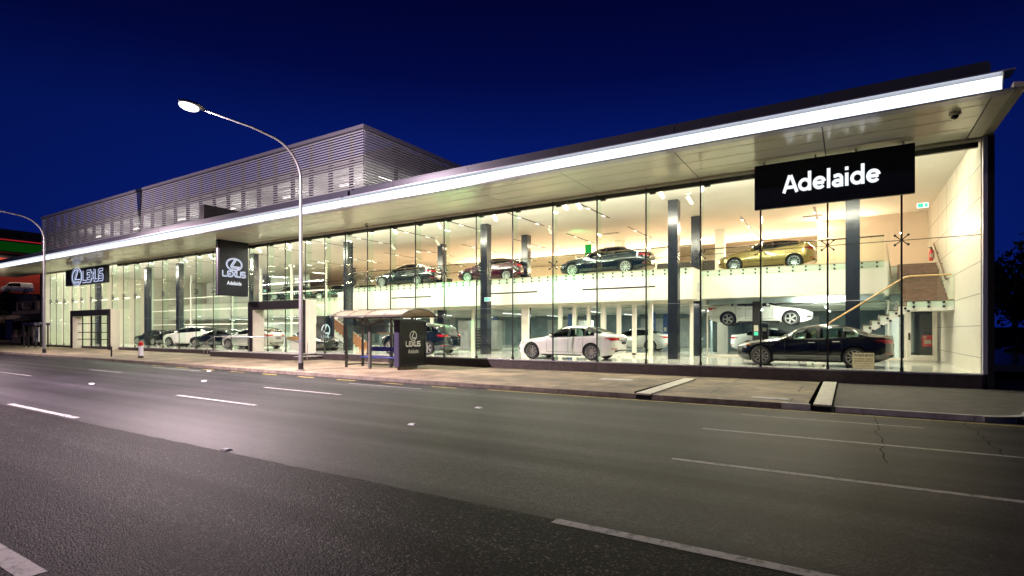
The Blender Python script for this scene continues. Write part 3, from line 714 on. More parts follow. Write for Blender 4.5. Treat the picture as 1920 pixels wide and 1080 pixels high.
# ------------------------------------------------------------------ lettering
def font_mesh(txt, w=None, h=None, bold=0, extrude=.02, shear=0, spacing=1):
    cu = bpy.data.curves.new('t', 'FONT'); cu.body = txt; cu.size = 1; cu.extrude = extrude; cu.offset = bold; cu.shear = shear; cu.space_character = spacing
    cu.align_x = 'CENTER'; cu.align_y = 'CENTER'; cu.resolution_u = 6
    o = bpy.data.objects.new('t', cu); COL.objects.link(o); bpy.context.view_layer.update()
    me = bpy.data.meshes.new_from_object(o.evaluated_get(bpy.context.evaluated_depsgraph_get()))
    bpy.data.objects.remove(o); bpy.data.curves.remove(cu)
    xs = [v.co.x for v in me.vertices]; ys = [v.co.y for v in me.vertices]
    cx, cy = (min(xs)+max(xs))/2, (min(ys)+max(ys))/2; W = max(xs)-min(xs); H = max(ys)-min(ys)
    sx = w/W if w else h/H; sy = h/H if h else sx
    for v in me.vertices: v.co = ((v.co.x-cx)*sx, (v.co.y-cy)*sy, v.co.z)
    return me
def place_text(name, txt, parent, m, loc, face='front', **kw):
    """face front: reads from -Y; face side: reads from +X"""
    me = font_mesh(txt, **kw); me.name = name; me.materials.clear(); me.materials.append(m)
    Mx = Matrix.Rotation(R(90), 4, 'X')
    if face == 'side': Mx = Matrix.Rotation(R(90), 4, 'Z') @ Mx
    me.transform(Mx)
    o = bpy.data.objects.new(name, me); COL.objects.link(o)
    base = wpos(parent) if parent else Vector((0,0,0)); o.parent = parent; o.location = Vector(loc)-base
    return o
def ribbon(b, pts, w, fn, d0, d1):
    """mitred flat stroke through 2-D points"""
    n = len(pts); L_, Rr = [], []
    for i in range(n):
        p = Vector(pts[i]); a = Vector(pts[max(i-1,0)]); c = Vector(pts[min(i+1,n-1)])
        d1_ = (p-a).normalized() if i > 0 else (c-p).normalized(); d2_ = (c-p).normalized() if i < n-1 else d1_
        t = (d1_+d2_); t = t.normalized() if t.length > 1e-6 else d1_
        nn = Vector((-t.y, t.x)); s = w/2/max(.45, nn.dot(Vector((-d1_.y, d1_.x))))
        L_.append(p+nn*s); Rr.append(p-nn*s)
    for i in range(n-1):
        q = [L_[i], L_[i+1], Rr[i+1], Rr[i]]
        b.prism([(v.x,v.y) for v in q], fn, d0, d1)
# wide wordmark, five letters on a 1-high grid
WORD = [ [[(0,1),(0,.22),(.1,.09),(.95,.09)]],
         [[(2.0,.91),(1.3,.91),(1.16,.78),(1.16,.22),(1.3,.09),(2.0,.09)], [(1.16,.5),(1.9,.5)]],
         [[(2.05,.97),(3.15,.03)], [(2.05,.03),(3.15,.97)]],
         [[(3.3,1),(3.3,.22),(3.42,.09),(4.1,.09),(4.22,.22),(4.22,1)]],
         [[(5.35,.91),(4.62,.91),(4.48,.8),(4.48,.62),(4.62,.5),(5.2,.5),(5.34,.4),(5.34,.2),(5.2,.09),(4.45,.09)]] ]
def wordmark(name, parent, m, w, loc, face, d0, d1, sw=.2):
    k = w/5.45; kz = k*1.4; b = MB().mat(m)
    fn = (lambda a,c,d: (loc[0]+(a-2.7)*k, loc[1]-d, loc[2]+(c-.5)*kz)) if face == 'front' else (lambda a,c,d: (loc[0]+d, loc[1]+(a-2.7)*k, loc[2]+(c-.5)*kz))
    for letter in WORD:
        for s_ in letter: ribbon(b, s_, sw, fn, d0, d1)
    return b.build(name, parent)
def emblem(name, parent, m, w, loc, face, d0, d1, sw=.11, asp=.74):
    k = w/2; b = MB().mat(m)
    fn = (lambda a,c,d: (loc[0]+a*k, loc[1]-d, loc[2]+c*k)) if face == 'front' else (lambda a,c,d: (loc[0]+d, loc[1]+a*k, loc[2]+c*k))
    ring = [(math.cos(2*math.pi*i/40), asp*math.sin(2*math.pi*i/40)) for i in range(41)]
    ribbon(b, ring, sw, fn, d0, d1)
    ribbon(b, [(.16,.90*asp),(.02,.5*asp),(-.20,.10*asp),(-.36,-.30*asp),(-.30,-.46*asp),(-.12,-.50*asp),(.74,-.50*asp)], sw*1.5, fn, d0, d1)
    return b.build(name, parent)

# ------------------------------------------------------------------ the three signs
S1 = thing('illuminated_sign', 'wide black sign reading Adelaide in white lit letters, hung under the canopy', 'sign', (-.5,19.95,5.92))
b = MB().mat(M['signblack']); b.box(-2.7,1.68,19.88,20.05,5.92,7.40); b.build('panel', S1, bevel=.01)
for x in (-2.4,-.9,.2,1.4): b = MB().mat(M['steel']); b.box(x-.03,x+.03,19.94,20.0,7.40,SOF); b.build('hanger', S1)
def arc(cx, cy, rx, ry, a0, a1, n=18): return [(cx+rx*math.cos(R(a0+(a1-a0)*i/n)), cy+ry*math.sin(R(a0+(a1-a0)*i/n))) for i in range(n+1)]
def heavy_word(name, parent, m, w, h, loc, sw=.262):
    """the town name in heavy humanist letters, drawn stroke by stroke (x height 1, ascender 1.52)"""
    o = sw/2; r = .5-o+.01; G = []
    def A(x): return [[(x+.09,0),(x+.56,1.36)],[(x+.64,1.36),(x+1.13,0)],[(x+.25,.42),(x+.95,.42)]], 1.22
    def d(x): return [arc(x+.5,.5,r,r,0,360),[(x+.88,0),(x+.88,1.5)]], 1.12
    def e(x): return [arc(x+.5,.5,r,r,8,322),[(x+.12,.5),(x+.86,.5)]], 1.06
    def l(x): return [[(x+.13,0),(x+.13,1.5)]], .38
    def a(x): return [[(x+.12,.83)]+arc(x+.42,.62,.27,.265,125,0,8)+[(x+.69,0)], arc(x+.40,.30,.29,.19,20,340,14)+[(x+.69,.2)]], .94
    def i(x): return [[(x+.13,0),(x+.13,.98)],[(x+.13,1.17),(x+.13,1.43)]], .38
    x = 0
    for f in (A,d,e,l,a,i,d,e):
        s_, adv = f(x); G += s_; x += adv
    kx = w/x; kz = h/1.5; b = MB().mat(m); q = 0
    for s_ in G:
        fn = lambda a_,c,dd: (loc[0]-w/2+a_*kx, loc[1]-dd-q*.0006, loc[2]-h/2+c*kz)
        ribbon(b, s_, sw, fn, 0, .006); q += 1
    return b.build(name, parent)
heavy_word('lettering', S1, M['signwhite'], 2.70, .63, (-.49,19.879,6.68))
S2 = thing('illuminated_sign', 'wide black sign with lit emblem and wordmark above the far entrance', 'sign', (-55.4,19.95,5.85))
b = MB().mat(M['signblack']); b.box(-59.3,-51.5,19.88,20.2,5.85,7.25); b.build('panel', S2, bevel=.01)
emblem('emblem', S2, M['signedge'], 1.9, (-56.9,19.872,6.56), 'front', 0, .03, .2); emblem('emblem_core', S2, M['signblack'], 1.9, (-56.9,19.872,6.56), 'front', .03, .036, .09)
wordmark('wordmark', S2, M['signedge'], 3.9, (-53.75,19.872,6.5), 'front', 0, .03, .25); wordmark('wordmark_core', S2, M['signblack'], 3.9, (-53.75,19.872,6.5), 'front', .03, .036, .15)
S3 = thing('blade_sign', 'tall black blade sign with lit emblem, wordmark and Adelaide, standing out from the facade', 'sign', (-32.9,19.6,4.05))
b = MB().mat(M['signblack']); b.box(-33.2,-32.8,18.68,20.55,4.05,SOF-.013); b.mat(M['dark_frame']); b.box(-33.25,-32.82,17.76,20.5,8.06,9.45)
b.build('panel', S3, bevel=.008)
b = MB().mat(M['lip']); b.box(-33.08,-32.98,18.665,18.678,4.1,7.4); b.build('edge_strip', S3)
emblem('emblem', S3, M['signedge'], .98, (-32.795,19.62,6.02), 'side', 0, .02, .20); emblem('emblem_core', S3, M['signgrey'], .98, (-32.795,19.62,6.02), 'side', .02, .026, .10)
wordmark('wordmark', S3, M['signedge'], 1.5, (-32.795,19.62,5.42), 'side', 0, .02, .24); wordmark('wordmark_core', S3, M['signgrey'], 1.5, (-32.795,19.62,5.42), 'side', .02, .026, .10)
place_text('lettering', 'Adelaide', S3, M['signwhite'], (-32.785,19.62,4.85), 'side', w=.95, h=.24, bold=.012, extrude=.006)
# warning card on the glass
W = thing('warning_notice', 'pale warning notice with black text stuck inside the glass by the dark saloon', 'notice', (.4,GY-.03,.6))
b = MB().mat(M['warning']); b.box(.115,.70,GY-.022,GY-.014,.60,1.12); b.build('card', W)
for txt, z, w, h, bo in (('WARNING',1.045,.53,.09,.02),('24 HOUR VIDEO',.93,.50,.05,.012),('SURVEILLANCE',.855,.50,.05,.012),('for your safety and',.775,.50,.045,.006),('our protection',.70,.40,.045,.006)):
    place_text('lettering', txt, W, M['ink'], (.41,GY-.0235,z), w=w, h=h, bold=bo, extrude=.001)

# ------------------------------------------------------------------ bus shelter
gb = .16
B = thing('bus_shelter', 'bus shelter with brown barrel roof, blue bench and a black advertising box', 'bus shelter', (-18,17.4,gb))
rx0, rx1, ry0, ry1 = -19.95, -15.55, 16.45, 18.6
def arch(t): return (ry0+(ry1-ry0)*t, 2.48+.30*math.sin(math.pi*t)**.8)
b = MB().mat(M['shelter_roof'])
N = 14
b.grid([[(x, *arch(i/N)) for i in range(N+1)] for x in (rx0, rx1)]); b.grid([[(x, arch(i/N)[0], arch(i/N)[1]-.012) for i in range(N+1)] for x in (rx0, rx1)])
roof = b.build('roof', B, 60)
b = MB().mat(M['shelter_metal'])
for i in range(5):
    x = rx0+(rx1-rx0)*i/4
    b.tube([(x, *arch(j/N)) for j in range(N+1)], .034 if i in (0,4) else .024, 8)
for yy in (ry0, ry1): b.box(rx0, rx1, yy-.035, yy+.035, 2.44, 2.51)
b.build('roof_ribs', roof, 40)
b = MB().mat(M['shelter_metal'])
b.tube([(-18.05,17.05,gb),(-18.05,17.05,2.15)], .075, 12); b.build('post', B, 40)
b = MB().mat(M['shelter_metal'])
for dx in (-.9,.9): b.tube([(-18.05,17.05,2.13),(-18.05+dx,17.0,2.42)], .03, 8)
for yy in (16.7,18.3): b.tube([(-18.05,17.05,2.13),(-18.05,yy,2.45)], .03, 8)
b.box(-19.5,-16.2,16.98,17.06,2.38,2.44)
b.build('roof_bracket', B, 40)
for x, yy in ((-19.75,17.2),(-19.75,18.2),(-17.85,18.2),(-16.6,18.2)):
    q = MB().mat(M['shelter_metal']); q.box(x-.045,x+.045,yy-.045,yy+.045,gb,2.46 if yy > 18 else 2.15); q.build('post', B)
b = MB().mat(M['shelter_metal'])
for z in (gb+.12, 2.06): b.box(-19.7,-16.3,18.17,18.23,z-.03,z+.03); b.box(-19.78,-19.72,17.2,18.2,z-.03,z+.03)
b.build('frame', B)
b = MB().mat(M['glass']); b.box(-19.7,-17.9,18.195,18.205,gb+.15,2.03); b.box(-17.8,-16.65,18.195,18.205,gb+.15,2.03); b.box(-19.755,-19.745,17.25,18.15,gb+.15,2.03); b.build('glass_panel', B)
b = MB().mat(M['blue']); b.box(-19.3,-16.35,17.62,17.95,gb+.45,gb+.49); b.build('seat', B, bevel=.008)
b = MB().mat(M['blue']); b.box(-19.0,-16.35,18.03,18.08,gb+.74,gb+.95); b.build('backrest', B, bevel=.008)
b = MB().mat(M['shelter_metal'])
for x in (-18.9,-17.6,-16.7): b.tube([(x,17.8,gb),(x,17.8,gb+.45)], .025, 8); b.tube([(x,17.8,gb+.3),(x,18.15,gb+.3)], .02, 6)
b.build('seat_legs', B)
b = MB().mat(M['shelter_purple']); b.box(-16.55,-16.27,17.0,18.75,gb+.12,2.29); b.mat(M['kerb']); b.box(-16.5,-16.3,17.15,18.2,gb-.1,gb+.12)
ab = b.build('advertising_box', B, bevel=.012)
b = MB().mat(M['poster']); b.box(-16.27,-16.262,17.13,18.62,gb+.22,2.2); b.build('poster', ab)
b = MB().mat(M['dark_frame']); 
for yy in (17.03,18.66): b.box(-16.272,-16.24,yy,yy+.09,gb+.14,2.28)
for z in (gb+.14,2.21): b.box(-16.272,-16.241,17.12,18.66,z,z+.07)
b.build('poster_frame', ab)
emblem('emblem', ab, M['poster_text'], .42, (-16.26,17.9,1.62), 'side', 0, .004, .15, .96)
wordmark('wordmark', ab, M['poster_text'], .92, (-16.26,17.9,1.27), 'side', 0, .004, .22)
place_text('lettering', 'Adelaide', ab, M['poster_text'], (-16.256,17.9,.94), 'side', w=.66, h=.17, bold=-.008, extrude=.002)

# ------------------------------------------------------------------ street lamps
def lamp(x, label, lit=True):
    t = thing('street_lamp', label, 'street lamp', (x,14.75,gz(x)+.12), group='street lamps along the kerb')
    z0 = gz(x)+.12
    b = MB().mat(M['galv']); b.tube([(x,14.75,z0),(x,14.75,z0+.9),(x,14.75,8.2)], [.105,.085,.062], 16)
    b.tube([(x,14.75,z0+.0),(x,14.75,z0+.05)], .17, 16); b.mat(M['black']).tube([(x,14.75,z0-.02),(x,14.75,z0+.32)], .108, 16)
    b.build('pole', t, 50)
    b = MB().mat(M['galv']); pts = [(x,14.75,8.2)]
    for i in range(1, 13):
        a = i/12; th = R(82)*a
        pts.append((x, 14.75-1.55*(1-math.cos(th)), 8.2+1.5*math.sin(th)))
    e = pts[-1]; pts += [(x, e[1]-.9, e[2]+.10), (x, 10.55, e[2]+.12)]
    b.tube(pts, [.062]+[.052]*(len(pts)-3)+[.042,.036], 12); b.build('arm', t, 50)
    zt = pts[-1][2]
    b = MB().mat(M['galv']); b.ball((x,10.25,zt+.05), .19, .46, .10, 16, 8); b.build('lamp_housing', t, 60)
    b = MB().mat(M['lamp_bowl'] if lit else M['lamp_bowl_far']); b.ball((x,10.16,zt-.06), .19, .34, .15, 18, 10); b.build('lamp_bowl', t, 60)
    for ty, en in (('POINT', 5500 if lit else 3500), ('SPOT', 31000 if lit else 8000)):
        l = bpy.data.lights.new('street_lamp_light', ty); l.energy = en; l.color = (1.0,.77,.83); l.shadow_soft_size = 0
        if ty == 'SPOT': l.spot_size = R(150); l.spot_blend = 1
        lo = bpy.data.objects.new('street_lamp_light', l); COL.objects.link(lo); lo.location = (x,10.16,zt-.26)
    return t
lamp(-19.75, 'tall galvanised street lamp shining brightly over the road beside the bus shelter')
lamp(-47.6, 'galvanised street lamp pole on the kerb before the far entrance, head out of view', False)

# ------------------------------------------------------------------ bollards and booth
z0 = gz(-36)+.13
t = thing('bollard', 'white bollard with a red top on the footpath edge', 'bollard', (-35.9,15.7,z0))
b = MB().mat(M['porcelain']); b.tube([(-35.9,15.7,z0+.12),(-35.9,15.7,z0+.72)], .13, 14); b.build('body', t, 40)
b = MB().mat(M['black']); b.tube([(-35.9,15.7,z0),(-35.9,15.7,z0+.12)], .135, 14); b.build('base', t, 40)
b = MB().mat(M['red']); b.tube([(-35.9,15.7,z0+.72),(-35.9,15.7,z0+.84)], .13, 14); b.ball((-35.9,15.7,z0+.88), .13, .13, .12, 14, 6); b.build('cap', t, 50)
z0 = gz(-39)+.13
t = thing('marker_post', 'slim dark marker post standing alone on the footpath', 'post', (-39.0,15.4,z0))
b = MB().mat(M['dark_frame']); b.tube([(-39,15.4,z0),(-39,15.4,z0+.62)], .045, 10); b.build('shaft', t, 40)
b = MB().mat(M['steel']); b.tube([(-39,15.4,z0+.62),(-39,15.4,z0+.68)], .05, 10); b.build('cap', t, 40)
t = thing('telephone_booth', 'small dark framed telephone booth with a blue and white panel by the building end', 'telephone booth', (-63.6,19.2,gz(-63)+.15))
z0 = gz(-63)+.15
b = MB().mat(M['dark_frame'])
for x in (-65.2,-64.0,-62.4): 
    for yy in (18.7,19.6): b = MB().mat(M['dark_frame']); b.box(x-.05,x+.05,yy-.05,yy+.05,z0,2.4); b.build('post', t)
b = MB().mat(M['shelter_purple']); b.box(-65.35,-62.25,18.55,19.75,2.4,2.62); b.build('roof', t, bevel=.02)
b = MB().mat(M['poster_text']); b.box(-63.8,-62.6,19.0,19.05,.9,2.2); b.mat(M['blue']).box(-63.6,-62.8,18.985,18.999,1.2,1.9); b.build('panel', t)

# ------------------------------------------------------------------ cameras, spotlights, slots, exit signs, extinguishers
def dome(x, y_, label):
    t = thing('security_camera', label, 'security camera', (x,y_,SOF), group='dome cameras under the canopy')
    b = MB().mat(M['cream']); b.lathe([(0,0),(.13,0),(.13,-.06),(.10,-.09),(0,-.09)], 18, Matrix.Translation((x,y_,SOF-.001))); b.build('mount', t, 40)
    b = MB().mat(M['screen']); b.ball((x,y_,SOF-.10), .085, .085, .085, 14, 8); b.build('dome', t, 60)
dome(2.35, 18.0, 'dome camera near the right end of the canopy'); dome(-21.6, 20.2, 'dome camera beside the glass head above the bus shelter')
M['spot_face'] = emat('spotlight_face', (1,.95,.85), 2.5)
def spot(x, y_, tilt, yaw, label):
    t = thing('track_spotlight', label, 'spotlight', (x,y_,CEIL), group='white spotlights near the glass')
    b = MB().mat(M['cream']); b.tube([(x,y_,CEIL),(x,y_,CEIL-.16)], .025, 8); b.box(x-.12,x+.12,y_-.06,y_+.06,CEIL-.035,CEIL); b.build('stem', t, 40)
    d = Vector((math.sin(yaw)*math.cos(tilt), math.cos(yaw)*math.cos(tilt), -math.sin(tilt))); c = Vector((x,y_,CEIL-.2))
    b = MB().mat(M['cream']); b.tube([c-d*.12, c+d*.28], .085, 14); b.build('head', t, 40)
    b = MB().mat(M['black']); b.tube([c+d*.281, c+d*.30], .087, 14); b.mat(M['spot_face']).tube([c+d*.301, c+d*.305], .06, 12); b.build('lens', t, 40)
for i, (x, yy) in enumerate([(-10.76,21.7),(-10.2,21.9),(-14.1,26.6),(-6.5,21.9),(-5.8,23.6),(-14.75,22.0),(-18.4,22.2),(-25.8,26.4),(-21.4,22.0),(-22.0,26.4),(-31.0,22.2),(-34.5,22.4),(-40.6,22.4),(-44.5,22.6)]):
    names = ['left one of the spotlight pair over the white saloon','right one of the spotlight pair over the white saloon','spotlight deep in the hall above the dark saloon','spotlight by the column left of the Adelaide sign','spotlight just right of that column head','spotlight left of the tall column by the red hatchback','spotlight at the glass above the red hatchback','spotlight hung low over the left dark saloon upstairs','spotlight at the glass above the bus shelter','spotlight on the column over the left dark saloon','spotlight right of the blade sign','spotlight just behind the blade sign','first spotlight left of the blade sign','second spotlight left of the blade sign']
    spot(x, yy, R(55), R(25+15*math.sin(i*2.1)), 'white '+names[i])
def slot(x, y0, y1, n, label, warm=True):
    t = thing('recessed_light', label, 'ceiling light', (x,(y0+y1)/2,CEIL), group='recessed lamp slots in the showroom ceiling')
    b = MB().mat(M['dark_frame']); b.box(x-.055,x+.055,y0,y1,CEIL-.012,CEIL-.002); b.build('slot', t)
    for i in range(n):
        yy = y0+(y1-y0)*(i+.6)/n
        q = MB().mat(M['lampwarm']); q.lathe([(0,0),(.06,0),(.06,-.02),(0,-.02)], 10, Matrix.Translation((x-.05,yy,CEIL-.013))); q.lathe([(0,0),(.06,0),(.06,-.02),(0,-.02)], 10, Matrix.Translation((x-.05,yy+.2,CEIL-.013))); q.build('lamp', t)
SL = []
for x in (-1.37,-4.69,-10.5,-14.35,-18.1,-22.15,-26.2,-29.4,-34,-38,-42,-46,-50,-54):
    for k, (a, c) in enumerate(((22.6,26.4),(29.2,33.5),(35.2,39.4))):
        if k == 0 and x > -5: continue
        if k and x < -45: continue
        SL.append((x,a,c,k))
def ordinal(i): return ['first','second','third','fourth','fifth','sixth','seventh','eighth','ninth','tenth','eleventh','twelfth','thirteenth','fourteenth'][i]
rowc = {}
for x, a, c, k in SL:
    i = rowc.get(k, 0); rowc[k] = i+1
    slot(x, a, c, 2, 'dark lamp slot in the ceiling, %s from the right in the %s' % (ordinal(i), ['row nearest the glass','middle row','deepest row'][k]))
# bright lamp strip over the gold hatchback
def exit_sign(x, y_, z, label, rz=0):
    t = thing('exit_sign', label, 'exit sign', (x,y_,z), group='green exit signs')
    b = MB().mat(M['exit_white']); b.box(x-.19,x+.19,y_-.02,y_+.02,z,z+.2); b.build('panel', t)
    b = MB().mat(M['green_sign']); b.box(x-.16,x+.02,y_-.026,y_-.02,z+.02,z+.18); b.box(x+.06,x+.16,y_-.026,y_-.02,z+.03,z+.17); b.build('pictogram', t)
exit_sign(-16.55,24.1,3.45,'green and white exit sign on the tall column near the bus shelter'); exit_sign(2.6,27.8,6.9,'lit exit sign high over the right stair'); exit_sign(-50.6,33.5,5.9,'small green exit sign far back on the upper floor behind the blade sign')
def extinguisher(x, y_, z, label, box=False):
    t = thing('fire_extinguisher' if not box else 'fire_hose_cabinet', label, 'fire extinguisher' if not box else 'hose cabinet', (x,y_,z))
    b = MB().mat(M['red'])
    if not box:
        b.lathe([(0,0),(.085,0),(.085,.42),(.06,.5),(.025,.53),(0,.53)], 16, Matrix.Translation((x,y_,z))); b.build('cylinder', t, 40)
        b = MB().mat(M['black']); b.tube([(x,y_,z+.53),(x,y_,z+.6)], .03, 8); b.bar((x-.1,y_,z+.6),(x+.05,y_,z+.62),.03); b.tube([(x+.03,y_-.05,z+.58),(x+.1,y_-.05,z+.4),(x+.1,y_-.05,z+.1)], .015, 6); b.build('valve_and_hose', t, 40)
        b = MB().mat(M['warning']); b.box(x-.05,x+.05,y_-.089,y_-.084,z+.14,z+.32); b.build('label_plate', t)
    else:
        b.box(x-.2,x+.2,y_-.12,y_+.12,z,z+.5); b.build('case', t, bevel=.02)
        b = MB().mat(M['warning']); b.box(x-.12,x+.12,y_-.126,y_-.121,z+.12,z+.3); b.box(x-.15,x-.05,y_-.126,y_-.121,z+.36,z+.46); b.build('label_plate', t)
        b = MB().mat(M['black']); b.tube([(x-.1,y_,z+.5),(x-.1,y_,z+.62),(x+.08,y_,z+.62),(x+.08,y_,z+.5)], .02, 8); b.build('hose', t, 40)
extinguisher(RX-.14,30.7,5.0,'red fire extinguisher on the wall at the top of the right stair')
extinguisher(2.92,29.5,1.15,'red fire hose cabinet seen through the glass door under the stair', True)

# ------------------------------------------------------------------ workshop furniture
def chest(x, yy, label, w=.85):
    t = thing('tool_chest', label, 'tool chest', (x,yy,FL), group='workshop tool chests')
    b = MB().mat(M['black']); b.box(x-w/2,x+w/2,yy-.3,yy+.3,FL+.12,FL+1.45); b.mat(M['red']); b.box(x-w/2-.05,x-w/2,yy-.31,yy+.31,FL+.1,FL+1.47); b.build('case', t, bevel=.01)
    for i in range(7):
        q = MB().mat(M['dark_frame']); q.box(x-w/2+.03,x+w/2-.03,yy-.325,yy-.302,FL+.16+i*.18,FL+.31+i*.18); q.mat(M['steel']).box(x-w/2+.03,x+w/2-.03,yy-.345,yy-.326,FL+.285+i*.18,FL+.31+i*.18); q.build('drawer', t)
    for dx in (-.3,.3):
        for dy in (-.2,.2):
            q = MB().mat(M['black_rubber']); q.tube([(x+dx-.02,yy+dy,FL+.06),(x+dx+.02,yy+dy,FL+.06)], .06, 10); q.build('castor', t)
chest(-20.05,28.3,'black drawer tool chest with a red side, nearest the bus shelter advert')
chest(-26.5,33.5,'black drawer tool chest deep in the workshop behind the shelter roof')
def cabinet(x, yy, label, w=.9, h=2.0):
    t = thing('storage_cabinet', label, 'cabinet', (x,yy,FL), group='grey workshop cabinets')
    b = MB().mat(M['greywork']); b.box(x-w/2,x+w/2,yy-.25,yy+.25,FL,FL+h); b.build('case', t, bevel=.01)
    for s in (-1,1):
        q = MB().mat(M['greywork']); q.box(x+s*w/4-w/4+.015,x+s*w/4+w/4-.015,yy-.27,yy-.252,FL+.06,FL+h-.04); q.mat(M['black']).box(x+s*.06-.012,x+s*.06+.012,yy-.29,yy-.271,FL+1.0,FL+1.2); q.build('door', t)
for i, (x, yy) in enumerate(((-22.6,30.2),(-21.4,30.2),(-20.2,30.2),(-33,34),(-15.2,34))):
    cabinet(x, yy, 'grey two-door cabinet, '+['leftmost of three behind the tool chest','middle one of three behind the tool chest','right one of three behind the tool chest','alone far left behind the red stair','behind the white saloon bonnet, through the glass'][i])
def lift(x, yy, label, zc, xo=1.55, blue='dark_frame', one=False):
    t = thing('vehicle_lift', label, 'vehicle lift', (x,yy,FL), group='two-post vehicle lifts')
    for s in (-1,1):
        q = MB().mat(M[blue]); q.box(x-.17,x+.17,yy+s*xo-.14,yy+s*xo+.14,FL,FL+2.72); q.box(x-.4,x+.4,yy+s*xo-.25,yy+s*xo+.25,FL,FL+.04); q.build('lift_post', t, bevel=.01)
        q = MB().mat(M['black']); q.box(x-.2,x+.2,yy+s*(xo-.18)-.06,yy+s*(xo-.18)+.06,zc-.25,zc+.35)
        for dx in (-1,1): q.bar((x,yy+s*(xo-.2),zc-.02),(x+dx*.75,yy+s*.62,zc-.02),.09,.07); q.tube([(x+dx*.75,yy+s*.62,zc),(x+dx*.75,yy+s*.62,zc+.1)],.06,8)
        q.build('lift_arm', t)
        q = MB().mat(M['warning']); q.box(x-.1,x+.1,yy+s*xo-.15,yy+s*xo-.141,FL+1.25,FL+1.55); q.mat(M['green_sign']).box(x-.09,x+.09,yy+s*xo-.15,yy+s*xo-.141,FL+1.05,FL+1.22) if s < 0 else None; q.build('notice', t)
    return t
lift(-3.85,30.6,'black two-post lift holding up the pale convertible',2.27)
lift(-11.2,37.5,'blue two-post lift standing empty behind the folding doors',1.2,1.55,'liftblue')
lift(-17.3,37.5,'blue two-post lift standing empty behind the tall columns',1.2,1.55,'liftblue')
lift(-25.0,36.0,'blue two-post lift standing empty behind the bus shelter',1.2,1.55,'liftblue')
t = thing('reception_desk', 'dark reception counter with a timber top seen through the bus shelter glass', 'counter', (-22.9,25.6,FL))
t = t
b = MB().mat(M['darkwork']); b.box(-30.3,-27.9,29.6,30.2,FL,FL+1.1); b.build('front', t); b = MB().mat(M['redwood']); b.box(-30.4,-27.8,29.5,30.3,FL+1.1,FL+1.15); b.build('top', t)
t = thing('display_stand', 'round white emblem on a dark display stand inside the near entrance', 'display stand', (-29.6,24.2,FL))
b = MB().mat(M['column']); b.box(-30.9,-29.3,24.3,24.5,FL,FL+2.3); b.build('board', t); emblem('emblem', t, M['signwhite'], .8, (-29.9,24.29,1.9), 'front', 0, .02, .16, .96)
t = thing('sales_desk', 'small timber sales desk glowing inside the near entrance', 'desk', (-31.5,23.2,FL))
b = MB().mat(M['orange']); b.box(-32.2,-30.8,22.9,23.5,FL+.7,FL+.9); b.build('top', t); b = MB().mat(M['white']); b.box(-32.1,-30.9,23.0,23.4,FL,FL+.7); b.build('base', t)
b = MB().mat(emat('green_lamplight_glow',(.05,.8,.12),.55)); b.box(-14.92,-14.5,33.2,33.3,MZ,7.6); tag(b.build('green_panel'), 'upright panel with green lamplight put in as glow, on the upper floor behind the dark saloon', 'lit panel')  # own green glow stands in for lamplight falling on the panel

# ------------------------------------------------------------------ neighbours on the left
NB = thing('neighbour_showroom', 'dark neighbouring building with red-lit upper window and a green light band', 'building', (-131,30,.5))
b = MB().mat(M['night_wall']); b.box(-150,-131,4,70,.2,8.6); b.box(-150,-131,4,70,16.4,20.6); b.box(-150,-134,4,70,8.6,16.4); b.build('wall', NB)
b = MB().mat(M['red_lit']); b.box(-133.95,-133.7,5,69,9.1,15.6); b.build('red_wall', NB)
b = MB().mat(M['green_strip']); b.box(-131.0,-130.9,4,70,16.6,18.3); b.build('light_band', NB)
b = MB().mat(M['red_strip']); b.box(-130.98,-130.86,4,70,18.6,18.75); b.build('neon_line', NB)
for yy in range(16,48,6): b = MB().mat(M['dark_frame']); b.box(-131.1,-130.95,yy,yy+3.5,19.2,20.1); b.build('window', NB)
for yy in range(20,45,5): b = MB().mat(M['greywork']); b.box(-131.02,-130.9,yy,yy+3.6,.4,6.6); b.build('shutter', NB)
SP = thing('memorials_shop', 'small rendered shop with stepped parapet, lettered MEMORIALS over its awning', 'shop', (-84,24,.4))
b = MB().mat(M['stone_shop']); z0 = .4
b.box(-87.6,-78.4,24,32,3.2,4.3); b.box(-86,-79.2,23.95,24.3,4.3,5.5)
pts = [(-84.6,5.5),(-84.6,5.8),(-84.0,6.1),(-83.2,6.25),(-82.0,6.25),(-81.2,6.1),(-80.6,5.8),(-80.6,5.5)]
b.prism(pts, lambda a,c,d: (a,d,c), 23.95, 24.3)
for x in (-87.6,-84.7,-82.0,-79.2): b.box(x,x+.8,24,24.6,z0,3.2)
b.box(-87.6,-78.4,24,24.5,z0,1.2)
b.build('wall', SP, bevel=.02)
b = MB().mat(M['black']); b.prism([(24,3.9),(21.6,3.2),(21.6,2.9),(24,3.2)], lambda a,c,d: (d,a,c), -92,-78.3); b.build('awning', SP)
b = MB().mat(M['screen']); b.box(-86.8,-79.2,24.3,24.35,1.2,3.2); b.build('window', SP)
b = MB().mat(M['dark_frame']); b.box(-85.2,-80.0,23.9,23.949,4.4,5.3); b.build('name_board', SP)
place_text('lettering', 'TILLETT', SP, M['stone_shop'], (-82.6,23.89,5.02), w=4.0, h=.5, bold=.01)
place_text('lettering', 'Memorials', SP, M['stone_shop'], (-82.6,23.89,4.62), w=2.6, h=.28)
place_text('lettering', 'MEMORIALS', SP, M['shop_text'], (-84.9,21.56,3.08), w=7.6, h=.46, bold=.01)

